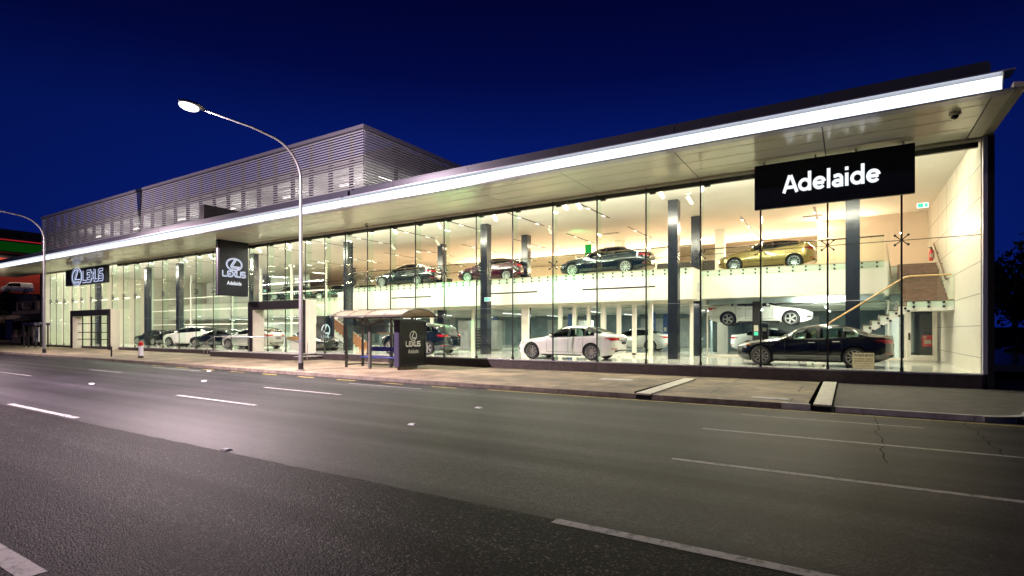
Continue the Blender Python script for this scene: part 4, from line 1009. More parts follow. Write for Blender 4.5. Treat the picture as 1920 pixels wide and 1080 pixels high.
# ------------------------------------------------------------------ trees
def tree(name, x, y_, z0, h, r, label, seed, leaves=2600, trunk=.22):
    rnd = random.Random(seed); t = thing(name, label, 'tree', (x,y_,z0), group='dark trees')
    b = MB().mat(M['bark']); th = h*.35
    b.tube([(x,y_,z0),(x+.05,y_,z0+th*.5),(x-.1,y_+.05,z0+th)], [trunk,trunk*.8,trunk*.65], 9)
    tips = []
    for i in range(7):
        a = i*2.4+rnd.random(); e = (x+r*.6*math.cos(a), y_+r*.6*math.sin(a), z0+th+(h-th)*rnd.uniform(.3,.8))
        b.tube([(x-.1,y_+.05,z0+th*.9),((x+e[0])/2,(y_+e[1])/2,(z0+th+e[2])/2+.3),e], [trunk*.5,trunk*.3,.04], 6); tips.append(e)
    b.build('trunk', t, 50)
    c = MB().mat(M['leaf'])
    blobs = [(Vector(e), r*rnd.uniform(.32,.55)) for e in tips] + [(Vector((x+rnd.uniform(-.7,.7)*r, y_+rnd.uniform(-.7,.7)*r, z0+th+(h-th)*rnd.uniform(.15,.95))), r*rnd.uniform(.25,.45)) for _ in range(12)]
    for i in range(leaves):
        p, rr = rnd.choice(blobs); d = Vector((rnd.gauss(0,1),rnd.gauss(0,1),rnd.gauss(0,.8))).normalized()
        q = p + d*rr*rnd.uniform(.55,1.12); s = rnd.uniform(.10,.26)*max(.6, r/3)
        u = Vector((rnd.gauss(0,1),rnd.gauss(0,1),rnd.gauss(0,1))).normalized(); w = u.cross(d).normalized()
        c.add([q-u*s, q+w*s*.5, q+u*s, q-w*s*.5], [(0,1,2,3)])
    c.build('crown', t)
tree('street_tree', 10.2, 52, 0, 8.2, 3.6, 'broad dark tree at the right edge beyond the yard', 3, 4200)
tree('street_tree', 13.5, 60, 0, 7.0, 3.5, 'lower dark tree behind the right-hand tree', 4, 3200)
tree('street_tree', 18, 56, 0, 9, 4.2, 'tall dark tree out by the yellow lamp on the right', 5, 3200)
tree('street_tree', -100.5, 25.5, .4, 6.6, 3.0, 'dark bushy tree in front of the neighbouring building on the left', 6, 3600)
# far lamp on the right, low yard wall
t = thing('yard_lamp', 'far yellow lamp shining through the trees at the right edge', 'lamp', (11.6,48,0))
b = MB().mat(M['galv']); b.tube([(11.6,48,0),(11.6,48,5.4)], .06, 8); b.build('pole', t); b = MB().mat(M['lamp_yellow']); b.ball((11.6,48,5.5), .13, .13, .13, 10, 6); b.build('globe', t, 60)
b = MB().mat(M['night_wall']); b.box(4.5,40,64,64.3,0,2.2); tag(b.build('yard_wall'), 'low dark wall at the back of the yard on the right', 'wall')
yl2 = MB().mat(M['line']); yl2.add([(5.2,33,.024),(5.2,33.12,.024),(12,29.2,.024),(12,29.08,.024)],[(0,1,2,3)]); setting(yl2.build('yard_line'))
# ------------------------------------------------------------------ cars
def interp(pts):
    """monotone-ish cubic through (u,z) points"""
    xs = [p[0] for p in pts]; ys = [p[1] for p in pts]; n = len(xs)
    d = [(ys[i+1]-ys[i])/(xs[i+1]-xs[i]) for i in range(n-1)]
    m = [d[0]] + [0 if d[i-1]*d[i] <= 0 else 2*d[i-1]*d[i]/(d[i-1]+d[i]) for i in range(1,n-1)] + [d[-1]]
    def f(u):
        if u <= xs[0]: return ys[0]
        if u >= xs[-1]: return ys[-1]
        i = max(j for j in range(n-1) if xs[j] <= u); h = xs[i+1]-xs[i]; t = (u-xs[i])/h
        return (2*t**3-3*t**2+1)*ys[i] + (t**3-2*t**2+t)*h*m[i] + (-2*t**3+3*t**2)*ys[i+1] + (t**3-t**2)*h*m[i+1]
    return f
KIND = {
 # L, half width, wheelbase, front overhang, wheel r, top profile, belt, bottom, side-glass panes(u0,u1), windscreen(u0,u1), rear glass(u0,u1)
 'saloon': dict(L=4.85, W=.92, wb=2.85, fo=.90, r=.345,
    top=[(0,.68),(.06,.76),(.25,.82),(.8,.92),(1.42,1.01),(1.75,1.16),(2.1,1.33),(2.45,1.43),(2.8,1.46),(3.2,1.445),(3.6,1.37),(3.95,1.245),(4.25,1.135),(4.5,1.10),(4.74,1.085),(4.82,1.03),(4.85,.94)],
    belt=[(0,.56),(.3,.70),(1.0,.82),(1.6,.90),(2.6,.945),(3.6,.99),(4.3,1.01),(4.7,.98),(4.85,.82)],
    panes=[(1.80,2.66),(2.74,3.42),(3.46,3.86)], ws=(1.5,2.28), rg=(3.45,4.12)),
 'coupe': dict(L=4.64, W=.91, wb=2.73, fo=.86, r=.335,
    top=[(0,.56),(.06,.66),(.25,.75),(.8,.87),(1.4,.97),(1.75,1.14),(2.1,1.31),(2.4,1.385),(2.7,1.40),(3.0,1.375),(3.4,1.27),(3.8,1.12),(4.1,1.06),(4.4,1.04),(4.56,.98),(4.64,.84)],
    belt=[(0,.54),(.3,.68),(1.0,.80),(1.6,.87),(2.6,.91),(3.5,.95),(4.2,.97),(4.5,.93),(4.64,.8)],
    panes=[(1.75,2.75),(2.83,3.45)], ws=(1.48,2.2), rg=(3.1,3.75)),
 'hatch': dict(L=4.32, W=.885, wb=2.60, fo=.86, r=.33,
    top=[(0,.66),(.06,.75),(.25,.82),(.75,.94),(1.2,1.03),(1.6,1.23),(1.95,1.37),(2.3,1.44),(2.7,1.455),(3.1,1.43),(3.5,1.375),(3.8,1.31),(3.98,1.24),(4.1,1.10),(4.2,1.02),(4.28,.92),(4.32,.74)],
    belt=[(0,.56),(.3,.72),(1.0,.86),(1.6,.93),(2.6,.99),(3.4,1.06),(3.9,1.08),(4.2,.95),(4.32,.72)],
    panes=[(1.62,2.5),(2.58,3.2),(3.24,3.62)], ws=(1.3,2.1), rg=(3.72,4.08)),
 'suv': dict(L=4.77, W=.94, wb=2.74, fo=.95, r=.37,
    top=[(0,.72),(.06,.86),(.25,.97),(.8,1.08),(1.3,1.17),(1.65,1.38),(2.0,1.57),(2.4,1.66),(2.9,1.685),(3.4,1.66),(3.9,1.59),(4.2,1.49),(4.42,1.32),(4.58,1.12),(4.7,1.0),(4.77,.8)],
    belt=[(0,.66),(.3,.86),(1.0,1.0),(1.6,1.07),(2.6,1.12),(3.6,1.19),(4.2,1.22),(4.6,1.05),(4.77,.78)],
    panes=[(1.7,2.62),(2.70,3.42),(3.47,4.02)], ws=(1.38,2.15), rg=(4.0,4.48)),
 'van': dict(L=4.7, W=.87, wb=2.57, fo=.9, r=.33,
    top=[(0,.7),(.05,.9),(.2,1.02),(.5,1.25),(.9,1.62),(1.25,1.86),(1.7,1.95),(2.6,1.98),(3.6,1.97),(4.4,1.93),(4.6,1.75),(4.68,1.3),(4.7,.8)],
    belt=[(0,.66),(.3,.96),(1.0,1.12),(2.0,1.14),(3.6,1.14),(4.5,1.1),(4.7,.8)],
    panes=[(.75,1.5),(1.7,2.7)], ws=(.38,1.15), rg=(4.5,4.64)),
}
class Body:
    def __init__(s, k):
        d = KIND[k]; s.__dict__.update(d); s.k = k
        s.ft = interp(d['top']); s.fb = interp(d['belt'])
        s.low = .17 if k not in ('suv',) else .22
    def w(s, u):
        m = s.L*.52; t = (u-m)/(m if u < m else s.L-m)
        base = s.W*(1-abs(t)**11)**(1/2.8) if abs(t) < 1 else 0
        return base*(1-.03*abs(t)**2)
    def zb(s, u):
        e0 = max(0, 1-u/.55); e1 = max(0, 1-(s.L-u)/.7)
        return s.low + .16*e0**2 + .22*e1**1.6
    def sec(s, u):
        W = s.w(u); zt = s.ft(u); zs = min(s.fb(u), zt-.03); return W, s.zb(u), zs, zt
    def y(s, u, z):
        W, zb, zs, zt = s.sec(u)
        if z <= zs:
            zm = zb+(zs-zb)*.52
            if z < zm: return W*(1-.13*((zm-z)/max(.01,zm-zb))**2.6)
            return W*(1-.055*((z-zm)/(zs-zm))**1.8)
        h = zt-zs; zr = min(1, (z-zs)/h); k = min(1, max(0,(h-.1)/.3)); n = 2.1+2.6*k
        ys = W*.945-.025*k
        return max(0, (ys-.42*k*h*zr-0.0)*(1-zr**n)**(1/n))
    def ring(s, u):
        W, zb, zs, zt = s.sec(u); p = [(0,zb),(W*.55,zb),(W*.82,zb)]
        for i in range(11):
            z = zb+(zs-zb)*i/10; p.append((s.y(u,z), z))
        h = zt-zs
        for a in (.02,.12,.25,.4,.55,.68,.78,.86,.92,.96,.985,.997,1.0):
            z = zs+h*a; p.append((s.y(u,z) if a < 1 else 0, z))
        return p
    def end(s, y, z, front=True):
        lo, hi = (0, 1.2) if front else (s.L, s.L-1.2)
        for i in range(34):
            m = (lo+hi)/2; W, zb, zs, zt = s.sec(m)
            ok = zb < z < zt and s.y(m,z) > abs(y)
            if ok: hi = m
            else: lo = m
        return hi
    def build(s, paint):
        us = []
        n = 58
        for i in range(n+1):
            t = i/n; us.append(s.L*(.0015+.997*(.5-.5*math.cos(math.pi*t))*.55 + .997*t*.45))
        b = MB().mat(paint); rows = []
        for u in us:
            r = s.ring(u); X = s.X(u)
            rows.append([(X,yy,z) for yy,z in r] + [(X,-yy,z) for yy,z in r[-2:0:-1]])
        m = len(rows[0]); vs = [p for r in rows for p in r]; fs = []
        for i in range(len(rows)-1):
            for j in range(m): fs.append((i*m+j,i*m+(j+1)%m,(i+1)*m+(j+1)%m,(i+1)*m+j))
        fs += [tuple(range(m)), tuple((len(rows)-1)*m+j for j in range(m-1,-1,-1))]
        b.add(vs, fs); return b
    def pane_lines(s):
        def lo(u): return s.sec(u)[2]+.035
        def hi(u):
            W, zb, zs, zt = s.sec(u); return zs+(zt-zs)*.80
        return lo, hi
    def X(s, u): return s.fo+s.wb/2-u          # car points to +X, origin under the middle of the wheelbase
BOOL = {}
M['cabin'] = mat('car_cabin', (.035,.033,.032), .6)
def body_mesh(k, paint):
    s = Body(k)
    if k not in BOOL:
        me = s.build(M['porcelain']).mesh('body_raw')
        o = bpy.data.objects.new('raw', me); COL.objects.link(o)
        cb = MB().mat(M['black_rubber'])
        for wx in (s.wb/2, -s.wb/2):
            for sd in (1,-1):
                r = s.r+.055; n = 30
                cb.prism([(wx+r*math.cos(2*math.pi*i/n), s.r+r*math.sin(2*math.pi*i/n)) for i in range(n)], lambda a,c,d: (a,d,c), sd*(s.W-.30), sd*(s.W+.4))
        lo, hi = s.pane_lines(); cb.mat(M['cabin']); a, c = s.panes[0][0], s.panes[-1][1]; us = [a+(c-a)*i/16 for i in range(17)]
        up = [(s.X(u), max(hi(u), lo(u)+.004)) for u in us]; dn = [(s.X(u), lo(u)) for u in us[::-1]]
        cb.prism(up+dn, lambda p_,q_,d: (p_,d,q_), -1.3, 1.3)
        cm = cb.mesh('cut'); c = bpy.data.objects.new('cut', cm); COL.objects.link(c)
        o.data.materials.append(M['black_rubber']); o.data.materials.append(M['cabin'])
        md = o.modifiers.new('b','BOOLEAN'); md.operation = 'DIFFERENCE'; md.object = c; md.solver = 'EXACT'; md.material_mode = 'TRANSFER'
        bpy.context.view_layer.update()
        me2 = bpy.data.meshes.new_from_object(o.evaluated_get(bpy.context.evaluated_depsgraph_get()))
        bpy.data.objects.remove(o); bpy.data.objects.remove(c)
        me2.shade_smooth(); me2.set_sharp_from_angle(angle=R(38)); BOOL[k] = me2
    me = BOOL[k].copy(); me.name = 'body'
    i = me.materials.find('porcelain') if False else 0
    for j, mm in enumerate(me.materials):
        if mm and mm.name.startswith('road_stud_white'): me.materials[j] = paint
    return s, me
def side_patch(b, s, u0, u1, lo, hi, sd, off=.006, nu=12, nz=7):
    """patch laid on the body side; lo/hi are functions of u -> z"""
    rows = []
    for i in range(nu+1):
        u = u0+(u1-u0)*i/nu; a, c = lo(u), hi(u); c = max(c, a+.002)
        rows.append([(s.X(u), sd*(s.y(u, a+(c-a)*j/nz)+off), a+(c-a)*j/nz) for j in range(nz+1)])
    b.grid(rows)
def end_patch(b, s, y0, y1, lo, hi, front, off=.006, ny=10, nz=6):
    rows = []
    for i in range(ny+1):
        yy = y0+(y1-y0)*i/ny; a, c = lo(yy), hi(yy)
        rows.append([(s.X(s.end(yy, a+(c-a)*j/nz, front)) + (off if front else -off), yy, a+(c-a)*j/nz) for j in range(nz+1)])
    b.grid(rows)
def top_patch(b, s, u0, u1, zr0, off=.007, nu=10, nt=14):
    rows = []
    for i in range(nu+1):
        u = u0+(u1-u0)*i/nu; W, zb, zs, zt = s.sec(u); h = zt-zs; row = []
        pts = [(s.y(u, zs+h*a), zs+h*a) for a in (zr0,.72 if zr0 < .72 else zr0+.02,.82,.89,.94,.97,.988,.9965)] + [(0,zt)]
        for yy, z in [(y_,z_) for y_,z_ in pts] + [(-y_,z_) for y_,z_ in pts[-2::-1]]:
            row.append((s.X(u), yy*1.002, z+off))
        rows.append(row)
    b.grid(rows)
WH = {}
def wheel_meshes(r, style):
    if (r, style) in WH: return WH[(r, style)]
    Mx = Matrix.Rotation(R(-90), 4, 'X')        # axle along +Y, outer face towards +Y
    b = MB().mat(M['tyre']); w = .115
    prof = [(r*.70,-w),(r*.93,-w*1.02),(r*.985,-w*.8),(r,-w*.4),(r,w*.4),(r*.985,w*.8),(r*.93,w*1.02),(r*.74,w*.98),(r*.71,w*.7),(r*.70,-w)]
    b.lathe(prof, 36, Mx); ty = b.mesh('tyre', 35)
    b = MB().mat(M['rim'] if style != 'dark' else M['rimdark'])
    b.lathe([(r*.72,w*.55),(r*.74,w*1.0),(r*.70,w*1.0),(r*.665,w*.75),(r*.64,-w*.6)], 36, Mx)
    ns = {'ten':10,'five':5,'dark':10,'multi':9}[style]
    for i in range(ns):
        a = 2*math.pi*i/ns; da = {10:.085,5:.20,9:.11}[ns]
        for k in ((-1,1) if style in ('ten','multi') else (0,)):
            o = k*.055*(1 if ns == 10 else 1.3); ri, ro = r*.12, r*.70; wi, wo = (.011,.011) if k else (r*.10, r*(.13 if ns == 5 else .035))
            def pt(rad, side, h):
                aa = a+o*(.4+.9*rad/ro); return Mx @ Vector((rad*math.cos(aa)-side*math.sin(aa), rad*math.sin(aa)+side*math.cos(aa), h))
            vs = [pt(ri,-wi,w*.45),pt(ri,wi,w*.45),pt(ro,wo,w*.55),pt(ro,-wo,w*.55),pt(ri,-wi,w*.80),pt(ri,wi,w*.80),pt(ro,wo,w*.92),pt(ro,-wo,w*.92)]
            b.add(vs, [(0,3,2,1),(4,5,6,7),(0,1,5,4),(1,2,6,5),(2,3,7,6),(3,0,4,7)])
    b.lathe([(0,w*.84),(r*.14,w*.82),(r*.17,w*.5)], 18, Mx)
    b.mat(M['black_rubber']); b.lathe([(0,w*.05),(r*.66,w*.05)], 24, Mx); b.mat(M['dark_frame']); b.lathe([(r*.15,w*.2),(r*.5,w*.2),(r*.5,w*.1)], 24, Mx)
    rm = b.mesh('rim', 35); WH[(r,style)] = (ty, rm); return WH[(r,style)]
CARN = 0
PATCH = {}
def car(k, paint, x, y_, z, head, label, scale=1.0, rim='ten', glass='carglass', group='cars on show', cat='car', name='parked_car', tails='lens_red', plate=True):
    """head: heading angle of the nose"""
    s, me = body_mesh(k, paint)
    t = thing(name, label, cat, (x,y_,z), head, group); t.scale = (scale,)*3
    link('body', me, t)
    key = (k, glass, tails)
    if key not in PATCH:
        L = []
        def put(nm, b, smooth=45): L.append((nm, b.mesh(nm, smooth)))
        g_ = M[glass]
        def lo(u): return s.sec(u)[2]+.035
        def hi(u):
            W, zb, zs, zt = s.sec(u); return zs+(zt-zs)*(.80)
        for sd in (1,-1):
            for a, c in s.panes:
                b = MB().mat(g_); side_patch(b, s, a, c, lo, hi, sd); put('side_window', b)
            b = MB().mat(M['chrome']); side_patch(b, s, s.panes[0][0]-.05, s.panes[-1][1]+.03, lambda u: s.sec(u)[2]+.012, lambda u: s.sec(u)[2]+.03, sd, .008, 16, 1); put('window_trim', b)
        b = MB().mat(M['cabin'])
        for u in ((s.panes[0][0]+s.panes[0][1])/2+.12, (s.panes[1][0]+s.panes[1][1])/2+.22):
            for yy in (-.36,.36):
                z0 = s.sec(u)[2]-.02; b.box(s.X(u)-.07,s.X(u)+.05,yy-.22,yy+.22,z0,z0+.15); b.box(s.X(u)-.05,s.X(u)+.04,yy-.12,yy+.12,z0+.15,z0+.29)
        put('seats', b)
        for sd in (1,-1):
            b = MB().mat(M['black_rubber']); gaps = [(p_[1]-.02, q_[0]+.02) for p_, q_ in zip(s.panes, s.panes[1:])]
            for a, c in gaps:
                side_patch(b, s, a, c, lambda u: lo(u)-.01, lambda u: hi(u)+.02, sd, .002, 2, 7); side_patch(b, s, a, c, lambda u: lo(u)-.01, lambda u: hi(u)+.02, sd, -.04, 2, 7)
            put('door_pillar', b)
        g_ = M['screen']
        b = MB().mat(g_); top_patch(b, s, *s.ws, .50); put('windscreen', b)
        b = MB().mat(g_); top_patch(b, s, *s.rg, .55); put('rear_window', b)
        # doors: shut lines and handles
        for sd in (1,-1):
            b = MB().mat(M['black_rubber'])
            us = [s.panes[0][0]-.12, (s.panes[0][1]+s.panes[1][0])/2, min(s.panes[1][1]+.02, s.fo+s.wb-.36)]
            for u in us: side_patch(b, s, u-.006, u+.006, lambda q: .33, lambda q: s.sec(q)[2]+.01, sd, .003, 1, 10)
            side_patch(b, s, us[0], us[-1], lambda q: .325, lambda q: .337, sd, .003, 14, 1)
            put('door_shut_lines', b)
            b = MB().mat(M['black_rubber']); side_patch(b, s, s.fo+s.r+.12, s.fo+s.wb-s.r-.12, lambda q: s.zb(q)+.005, lambda q: s.zb(q)+.055, sd, .004, 8, 2); put('sill_trim', b)
            for u in (us[1]-.20, us[2]-.16 if len(s.panes) > 1 else us[2]):
                zz = s.sec(u)[2]-.10; yy = s.y(u, zz)+.018; b = MB().mat(M['chrome']); b.tube([(s.X(u)+.1,sd*(yy-.012),zz),(s.X(u)+.06,sd*yy,zz),(s.X(u)-.06,sd*yy,zz),(s.X(u)-.1,sd*(yy-.012),zz)], .013, 6); put('door_handle', b)
            u = s.panes[0][0]+.10; zz = s.sec(u)[2]+.09; yy = s.y(u, zz)
            b = MB().mat(paint); b.ball((s.X(u)+.02, sd*(yy+.13), zz+.02), .07, .10, .07, 12, 8); b.mat(M['black_rubber']).bar((s.X(u),sd*(yy-.02),zz-.02),(s.X(u),sd*(yy+.1),zz),.05,.03); L.append(('mirror', None, b))
        # lamps
        hz = s.ft(.2)
        for sd in (1,-1):
            b = MB().mat(M['lens_clear'])
            end_patch(b, s, sd*s.W*.48, sd*s.W*.93, lambda q: hz-.13-.03*(1-abs(q)/s.W), lambda q: hz-.05+.045*(abs(q)/s.W), True, .008, 9, 4); side_patch(b, s, .22, .62, lambda u: hz-.10+.10*(u-.2), lambda u: min(s.sec(u)[2]-.005, hz-.01+.05*(u-.2)), sd, .006, 5, 3)
            b.mat(M['black_rubber']); end_patch(b, s, sd*s.W*.50, sd*s.W*.9, lambda q: hz-.165, lambda q: hz-.14, True, .006, 6, 1)
            b.mat(M['orange_lens']); side_patch(b, s, .40, .56, lambda u: hz-.075, lambda u: hz-.045, sd, .009, 3, 1)
            put('headlight', b)
            b = MB().mat(M[tails]); bz = s.fb(s.L-.25)-.02 
            end_patch(b, s, sd*s.W*.45, sd*s.W*.93, lambda q: bz-.15+.04*(1-abs(q)/s.W), lambda q: bz-.03, False, .008, 8, 4)
            side_patch(b, s, s.L-.50, s.L-.12, lambda u: bz-.05-.10*(u-(s.L-.5))/.38, lambda u: bz-.035+.02*(u-(s.L-.5)), sd, .007, 6, 3)
            put('tail_light', b)
            b = MB().mat(M['lens_red']); end_patch(b, s, sd*s.W*.62, sd*s.W*.86, lambda q: .47, lambda q: .505, False, .008, 4, 1); put('rear_reflector', b)
        b = MB().mat(M['black_rubber'])
        tz = hz-.04
        for i in range(7):
            a = i/7; z0 = .36+(tz-.36)*a; z1 = .36+(tz-.36)*(a+.62/7*1.0)
            wv = lambda zz: s.W*(.42-.16*math.sin(math.pi*min(1,max(0,(zz-.36)/(tz-.36))))); w_ = wv((z0+z1)/2)
            end_patch(b, s, -w_, w_, lambda q: z0, lambda q: z1, True, .006, 8, 1)
        for sd in (1,-1): end_patch(b, s, sd*s.W*.55, sd*s.W*.85, lambda q: .38, lambda q: .48, True, .006, 5, 2)
        put('grille', b)
        b = MB().mat(M['black_rubber']); end_patch(b, s, -s.W*.72, s.W*.72, lambda q: s.zb(s.L-.1)+.02, lambda q: s.zb(s.L-.1)+.10, False, .006, 10, 2); put('rear_valance', b)
        b = MB().mat(M['chrome']); end_patch(b, s, -.42, .42, lambda q: bz-.145, lambda q: bz-.115, False, .010, 8, 1); put('boot_trim', b)
        b = MB().mat(M['signblack']); end_patch(b, s, -.24, .24, lambda q: bz-.30, lambda q: bz-.18, False, .012, 4, 1); put('number_plate', b)
        PATCH[key] = L
    for it in PATCH[key]:
        if it[1] is None:
            b = it[2]; b.mats[0] = paint; m_ = b.mesh('mirror', 50); link('mirror', m_, t)
        else: link(it[0], it[1], t)
    ty, rm = wheel_meshes(s.r, rim)
    for wx in (s.wb/2, -s.wb/2):
        for sd in (1,-1):
            w = bpy.data.objects.new('wheel', None); COL.objects.link(w); w.parent = t; w.location = (wx, sd*(s.W-.135), s.r); w.empty_display_size = .1
            if sd < 0: w.rotation_euler = (0,0,math.pi)
            link('tyre', ty, w); link('rim', rm, w)
    return t
def paint(name, col, rough=.22, metal=.0, coat=1.0):
    return mat(name, col, rough, metal, .5, coat=coat)
P = dict(white=paint('white_paint',(.80,.79,.76)), black=paint('black_paint',(.006,.008,.012),.12), navy=paint('dark_blue_paint',(.006,.013,.022),.12,.2), gold=paint('gold_paint',(.27,.19,.06),.3,.6), red=paint('dark_red_paint',(.065,.006,.018),.2,.2),
         silver=paint('silver_paint',(.66,.66,.62),.25,.3), charcoal=paint('charcoal_paint',(.02,.024,.028),.18,.3), green=paint('deep_green_paint',(.012,.035,.03),.18,.3))
PI = math.pi
car('saloon', P['white'], -10.83, 22.35, FL, PI, 'white saloon in the window, tail to the right, under the upper dark saloon', 1.03, 'ten', 'carglass_pale')
car('saloon', P['black'], -1.26, 22.55, FL, PI-.02, 'black saloon nearest the right corner, by the warning notice', 1.02, 'ten', 'carglass_pale')
car('hatch', P['gold'], -3.55, 30.15, MZ, PI-.02, 'gold hatchback on the upper floor', 1.04, 'dark')
car('saloon', P['navy'], -11.45, 28.1, MZ, PI, 'dark blue saloon on the upper floor between the gold and the red hatchback', 1.075, 'ten')
car('hatch', P['red'], -18.9, 28.1, MZ, PI+.12, 'dark red hatchback on the upper floor behind a tall column', 1.03, 'ten')
car('saloon', P['charcoal'], -25.9, 28.0, MZ, PI+.06, 'dark saloon at the left end of the upper balcony', 1.08, 'ten')
car('saloon', P['charcoal'], -46.6, 33.9, MZ, PI+.5, 'dark saloon far back upstairs, just right of the blade sign', 1.0, 'ten')
car('coupe', P['green'], -42.0, 35.5, MZ, PI+.5, 'dark green coupe upstairs above the near entrance portal', 1.05, 'multi')
car('suv', P['white'], -46.8, 24.3, FL, PI+.30, 'white tall wagon behind the glass left of the blade sign', 1.02, 'five', 'carglass_pale')
car('saloon', P['navy'], -42.0, 23.9, FL, PI+.28, 'dark blue saloon between the white wagon and the silver hatchback', 1.0, 'ten', 'carglass_pale')
car('hatch', P['silver'], -36.6, 23.3, FL, PI+.22, 'silver hatchback behind the near entrance portal', 1.06, 'multi', 'carglass_pale')
car('coupe', P['black'], -30.6, 24.0, FL, -.30, 'black coupe facing right just past the near entrance portal', 1.02, 'five')
car('suv', P['navy'], -20.4, 22.95, FL, PI, 'dark blue tall wagon behind the bus shelter advert', 1.02, 'five')
car('saloon', P['silver'], -11.9, 34.0, FL, PI, 'silver saloon in the workshop behind the folding doors', 1.0, 'ten')
car('saloon', P['white'], -3.4, 34.3, FL, 0, 'white saloon in the workshop below the raised convertible', 1.0, 'ten')
car('coupe', P['white'], -3.83, 30.5, 2.10, 0, 'pale silver-white convertible raised on the black lift', 1.06, 'five')
car('suv', P['charcoal'], -43.5, 28.2, FL, PI, 'dark tall wagon deep behind the blue saloon', 1.0, 'five')
car('saloon', P['black'], -52.5, 25.6, FL, PI+.2, 'black saloon beside the far entrance portal', 1.0, 'ten')
car('saloon', P['navy'], -57.5, 26.5, FL, PI+.2, 'dark blue saloon seen through the far entrance doors', 1.0, 'ten')
car('van', P['white'], -132.6, 36.9, 9.1, R(-97), 'white van in the red-lit upper window of the neighbouring building', 1.0, 'five', group='vehicles outside the showroom', cat='van', name='panel_van')
car('saloon', P['charcoal'], -91.5, 27, .34, R(-60), 'dark saloon parked beside the memorials shop', 1.0, 'five', group='vehicles outside the showroom')
car('saloon', P['navy'], 10.3, 44, .02, R(150), 'dark saloon parked in the yard at the right edge', 1.0, 'five', group='vehicles outside the showroom')
car('suv', P['charcoal'], 14.5, 46, .02, R(160), 'dark tall wagon parked in the yard beyond the dark saloon', 1.0, 'five', group='vehicles outside the showroom')
# ------------------------------------------------------------------ lights
def area(name, loc, sx, sy, w, col, rot=(0,0,0)):
    l = bpy.data.lights.new(name, 'AREA'); l.shape = 'RECTANGLE'; l.size = sx; l.size_y = sy; l.energy = w; l.color = col
    o = bpy.data.objects.new(name, l); COL.objects.link(o); o.location = loc; o.rotation_euler = rot; return o
def spotl(name, loc, target, w, col, ang=70, rad=.06, blend=.6):
    l = bpy.data.lights.new(name, 'SPOT'); l.energy = w; l.color = col; l.spot_size = R(ang); l.spot_blend = blend; l.shadow_soft_size = rad
    o = bpy.data.objects.new(name, l); COL.objects.link(o); o.location = loc
    o.rotation_euler = (Vector(target)-Vector(loc)).to_track_quat('-Z','Y').to_euler(); return o
KI = 1.75
for x in (-.8,-4.2,-9.4,-13.8,-20.2,-24.4,-31,-35.2,-41.5,-45,-52,-57.5,-61.5):
    area('ceiling_lamp_glow', (x,23.4,CEIL-.03), .12, 3.6, (245 if x > -30 else 310)*KI, (1,.97,.79))
area('added_ceiling_fill', ((LX+RX)/2,GY+.28,HEAD+.12), 68, .1, 2600*KI, (1,.95,.76), (R(180-62),0,0))  # unseen uplight added along the glazing head to brighten the ceiling
for x in (-1.37,-4.69,-10.5,-14.35,-18.1,-22.15,-26.2,-29.4,-34,-38,-42):
    area('upper_lamp_glow', (x,31.3,CEIL-.03), .12, 4.0, 150*KI, (1,.76,.52)); area('upper_lamp_glow', (x,37.3,CEIL-.03), .12, 4.0, 130*KI, (1,.76,.52))
for x in (-1,-7.5,-14,-20.5,-27,-36,-45,-54):
    area('workshop_tube_glow', (x,33,3.05), .2, 2.6, 190*KI, (.94,1,.88)); area('workshop_tube_glow', (x,39.5,3.05), .2, 2.6, 140*KI, (.9,1,.9))
    area('lower_lamp_and_car_fill', (x,27.45 if x < -6 else 28.45,3.25), 1.6, .15, (80 if x < -6 else 230)*KI, (1,.96,.82), (0 if x < -6 else R(48),0,0))  # right-hand ones are added fill, tilted to brighten the raised car
for x in (-1,-7.5,-14,-20.5,-27,-36,-45,-54):
    for yy in (33,39.5): b = MB().mat(M['fluoro']); b.box(x-.05,x+.05,yy-1.2,yy+1.2,3.07,3.11); part(b, 'workshop_tube')
for yy in (27,34,41,48): area('red_room_glow', (-132.2,yy,16.2), 1.4, 4, 130, (1,.75,.6))
for x in (-85,-81): area('added_shop_fill', (x,21.4,3.9), .6, .3, 60, (1,.75,.5), (R(-130),0,0))  # fill added to brighten the shop front, no fitting there
area('stair_lamp_glow', (1.3,24.0,CEIL-.05), .12, 2.0, 70*KI, (1,.92,.66))
spotl('green_spotlight_glow', (-19.7,22.4,7.2), (-20.5,26.1,4.0), 2600, (.05,1,.3), 46)
spotl('green_spotlight_glow', (-12.2,22.3,7.3), (-12.9,26.1,4.2), 1500, (.05,1,.3), 40)
spotl('green_spotlight_glow', (-13.2,27.4,7.2), (-14.0,33.0,7.2), 300, (.15,1,.3), 60)
for x in (-60,-52.8,-45.2,-38.4,-31.6,-26.0): area('deck_tube_glow', (x,22.66,10.72), 1.2, .1, 110, (1,.92,.88)); area('deck_tube_glow', (x,23.4,9.4), 1.2, .3, 80, (1,.92,.9), (R(180),0,0))
area('deck_tube_glow', (-23.2,26,10.72), .1, 1.2, 150, (1,.92,.84))

area('added_upper_fill', (-14,37.6,6.75), 28, .1, 900*KI, (1,.74,.48), (R(-118),0,0)); area('added_upper_fill', (-.3,32.9,6.7), 2.2, .1, 90*KI, (1,.74,.48), (R(-118),0,0))  # unseen uplights added at the back to lift the upper ceiling
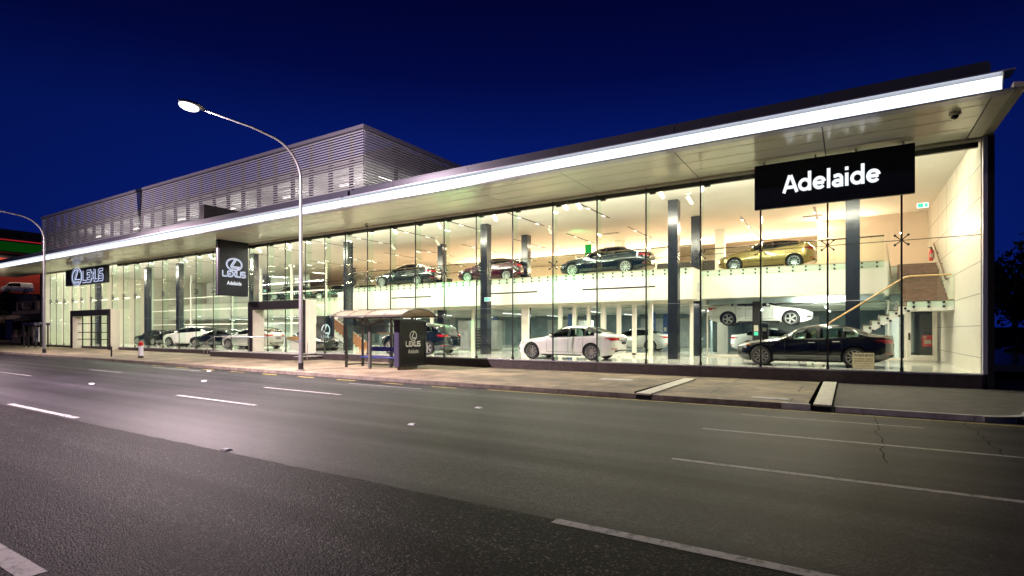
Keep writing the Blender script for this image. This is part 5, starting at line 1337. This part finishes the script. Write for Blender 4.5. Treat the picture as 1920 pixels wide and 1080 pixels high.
# ------------------------------------------------------------------ sky, added faint sun, camera
SUNEL, SUNROT = R(-4.5), R(200)
w = bpy.data.worlds.new('World'); SC.world = w; w.use_nodes = True; nt = w.node_tree; nt.nodes.clear(); L = nt.links.new
o = nd(nt, 'ShaderNodeOutputWorld'); bg = nd(nt, 'ShaderNodeBackground', Strength=1.0); L(bg.outputs[0], o.inputs['Surface'])
sky = nd(nt, 'ShaderNodeTexSky'); sky.sky_type = 'NISHITA'; sky.sun_disc = False; sky.sun_elevation = SUNEL; sky.sun_rotation = SUNROT; sky.air_density = 1; sky.dust_density = .3; sky.ozone_density = 4
tc = nd(nt, 'ShaderNodeTexCoord'); sx = nd(nt, 'ShaderNodeSeparateXYZ'); L(tc.outputs['Generated'], sx.inputs[0])
rp = nd(nt, 'ShaderNodeValToRGB'); e = rp.color_ramp.elements
e[0].position = 0; e[0].color = (.0034,.015,.20,1); e[1].position = .75; e[1].color = (.0001,.0004,.009,1)
for p_, c_ in ((.16,(.0022,.0125,.165)),(.31,(.0015,.0092,.125)),(.42,(.0006,.0030,.055)),(.55,(.0002,.0009,.022))):
    x_ = e.new(p_); x_.color = (*c_,1)
L(sx.outputs['Z'], rp.inputs['Fac'])
sm = nd(nt, 'ShaderNodeMix', data_type='RGBA', blend_type='ADD'); sm.inputs[0].default_value = .04; L(rp.outputs[0], sm.inputs[6]); L(sky.outputs[0], sm.inputs[7]); vd = nd(nt, 'ShaderNodeVectorMath', operation='DOT_PRODUCT'); L(tc.outputs['Generated'], vd.inputs[0]); vd.inputs[1].default_value = (-.50,.82,.27)
mg = nd(nt, 'ShaderNodeMapRange'); mg.inputs[1].default_value = .5; mg.inputs[2].default_value = .98; mg.inputs[3].default_value = .32; mg.inputs[4].default_value = 1.0; L(vd.outputs['Value'], mg.inputs[0])
sg = nd(nt, 'ShaderNodeMix', data_type='RGBA', blend_type='MULTIPLY'); sg.inputs[0].default_value = 1; L(sm.outputs[2], sg.inputs[6]); L(mg.outputs[0], sg.inputs[7]); L(sg.outputs[2], bg.inputs['Color'])
sl = bpy.data.lights.new('night_fill', 'SUN'); sl.energy = .02; sl.angle = R(.5); sl.color = (.8,.85,1); so_ = bpy.data.objects.new('night_fill', sl); COL.objects.link(so_)  # very weak sun lamp added as night fill
so_.rotation_euler = (R(50), 0, R(20))
cam = bpy.data.cameras.new('camera'); cam.lens = 1013/1920*36; cam.sensor_width = 36; cam.shift_y = (622-540)/1920; cam.clip_start = .1; cam.clip_end = 3000
co = bpy.data.objects.new('camera', cam); COL.objects.link(co); co.location = (0,0,1.8); co.rotation_euler = (R(90),0,R(31.9)); SC.camera = co
SC.view_settings.view_transform = 'Standard'; SC.view_settings.look = 'None'; SC.view_settings.gamma = 1; SC.view_settings.exposure = 0
SC.render.engine = 'CYCLES'
c = SC.cycles; c.max_bounces = 10; c.diffuse_bounces = 4; c.glossy_bounces = 4; c.transmission_bounces = 4; c.transparent_max_bounces = 40; c.use_denoising = True; c.sample_clamp_indirect = 6; c.sample_clamp_direct = 0
c.caustics_reflective = False; c.caustics_refractive = False; c.use_light_tree = True
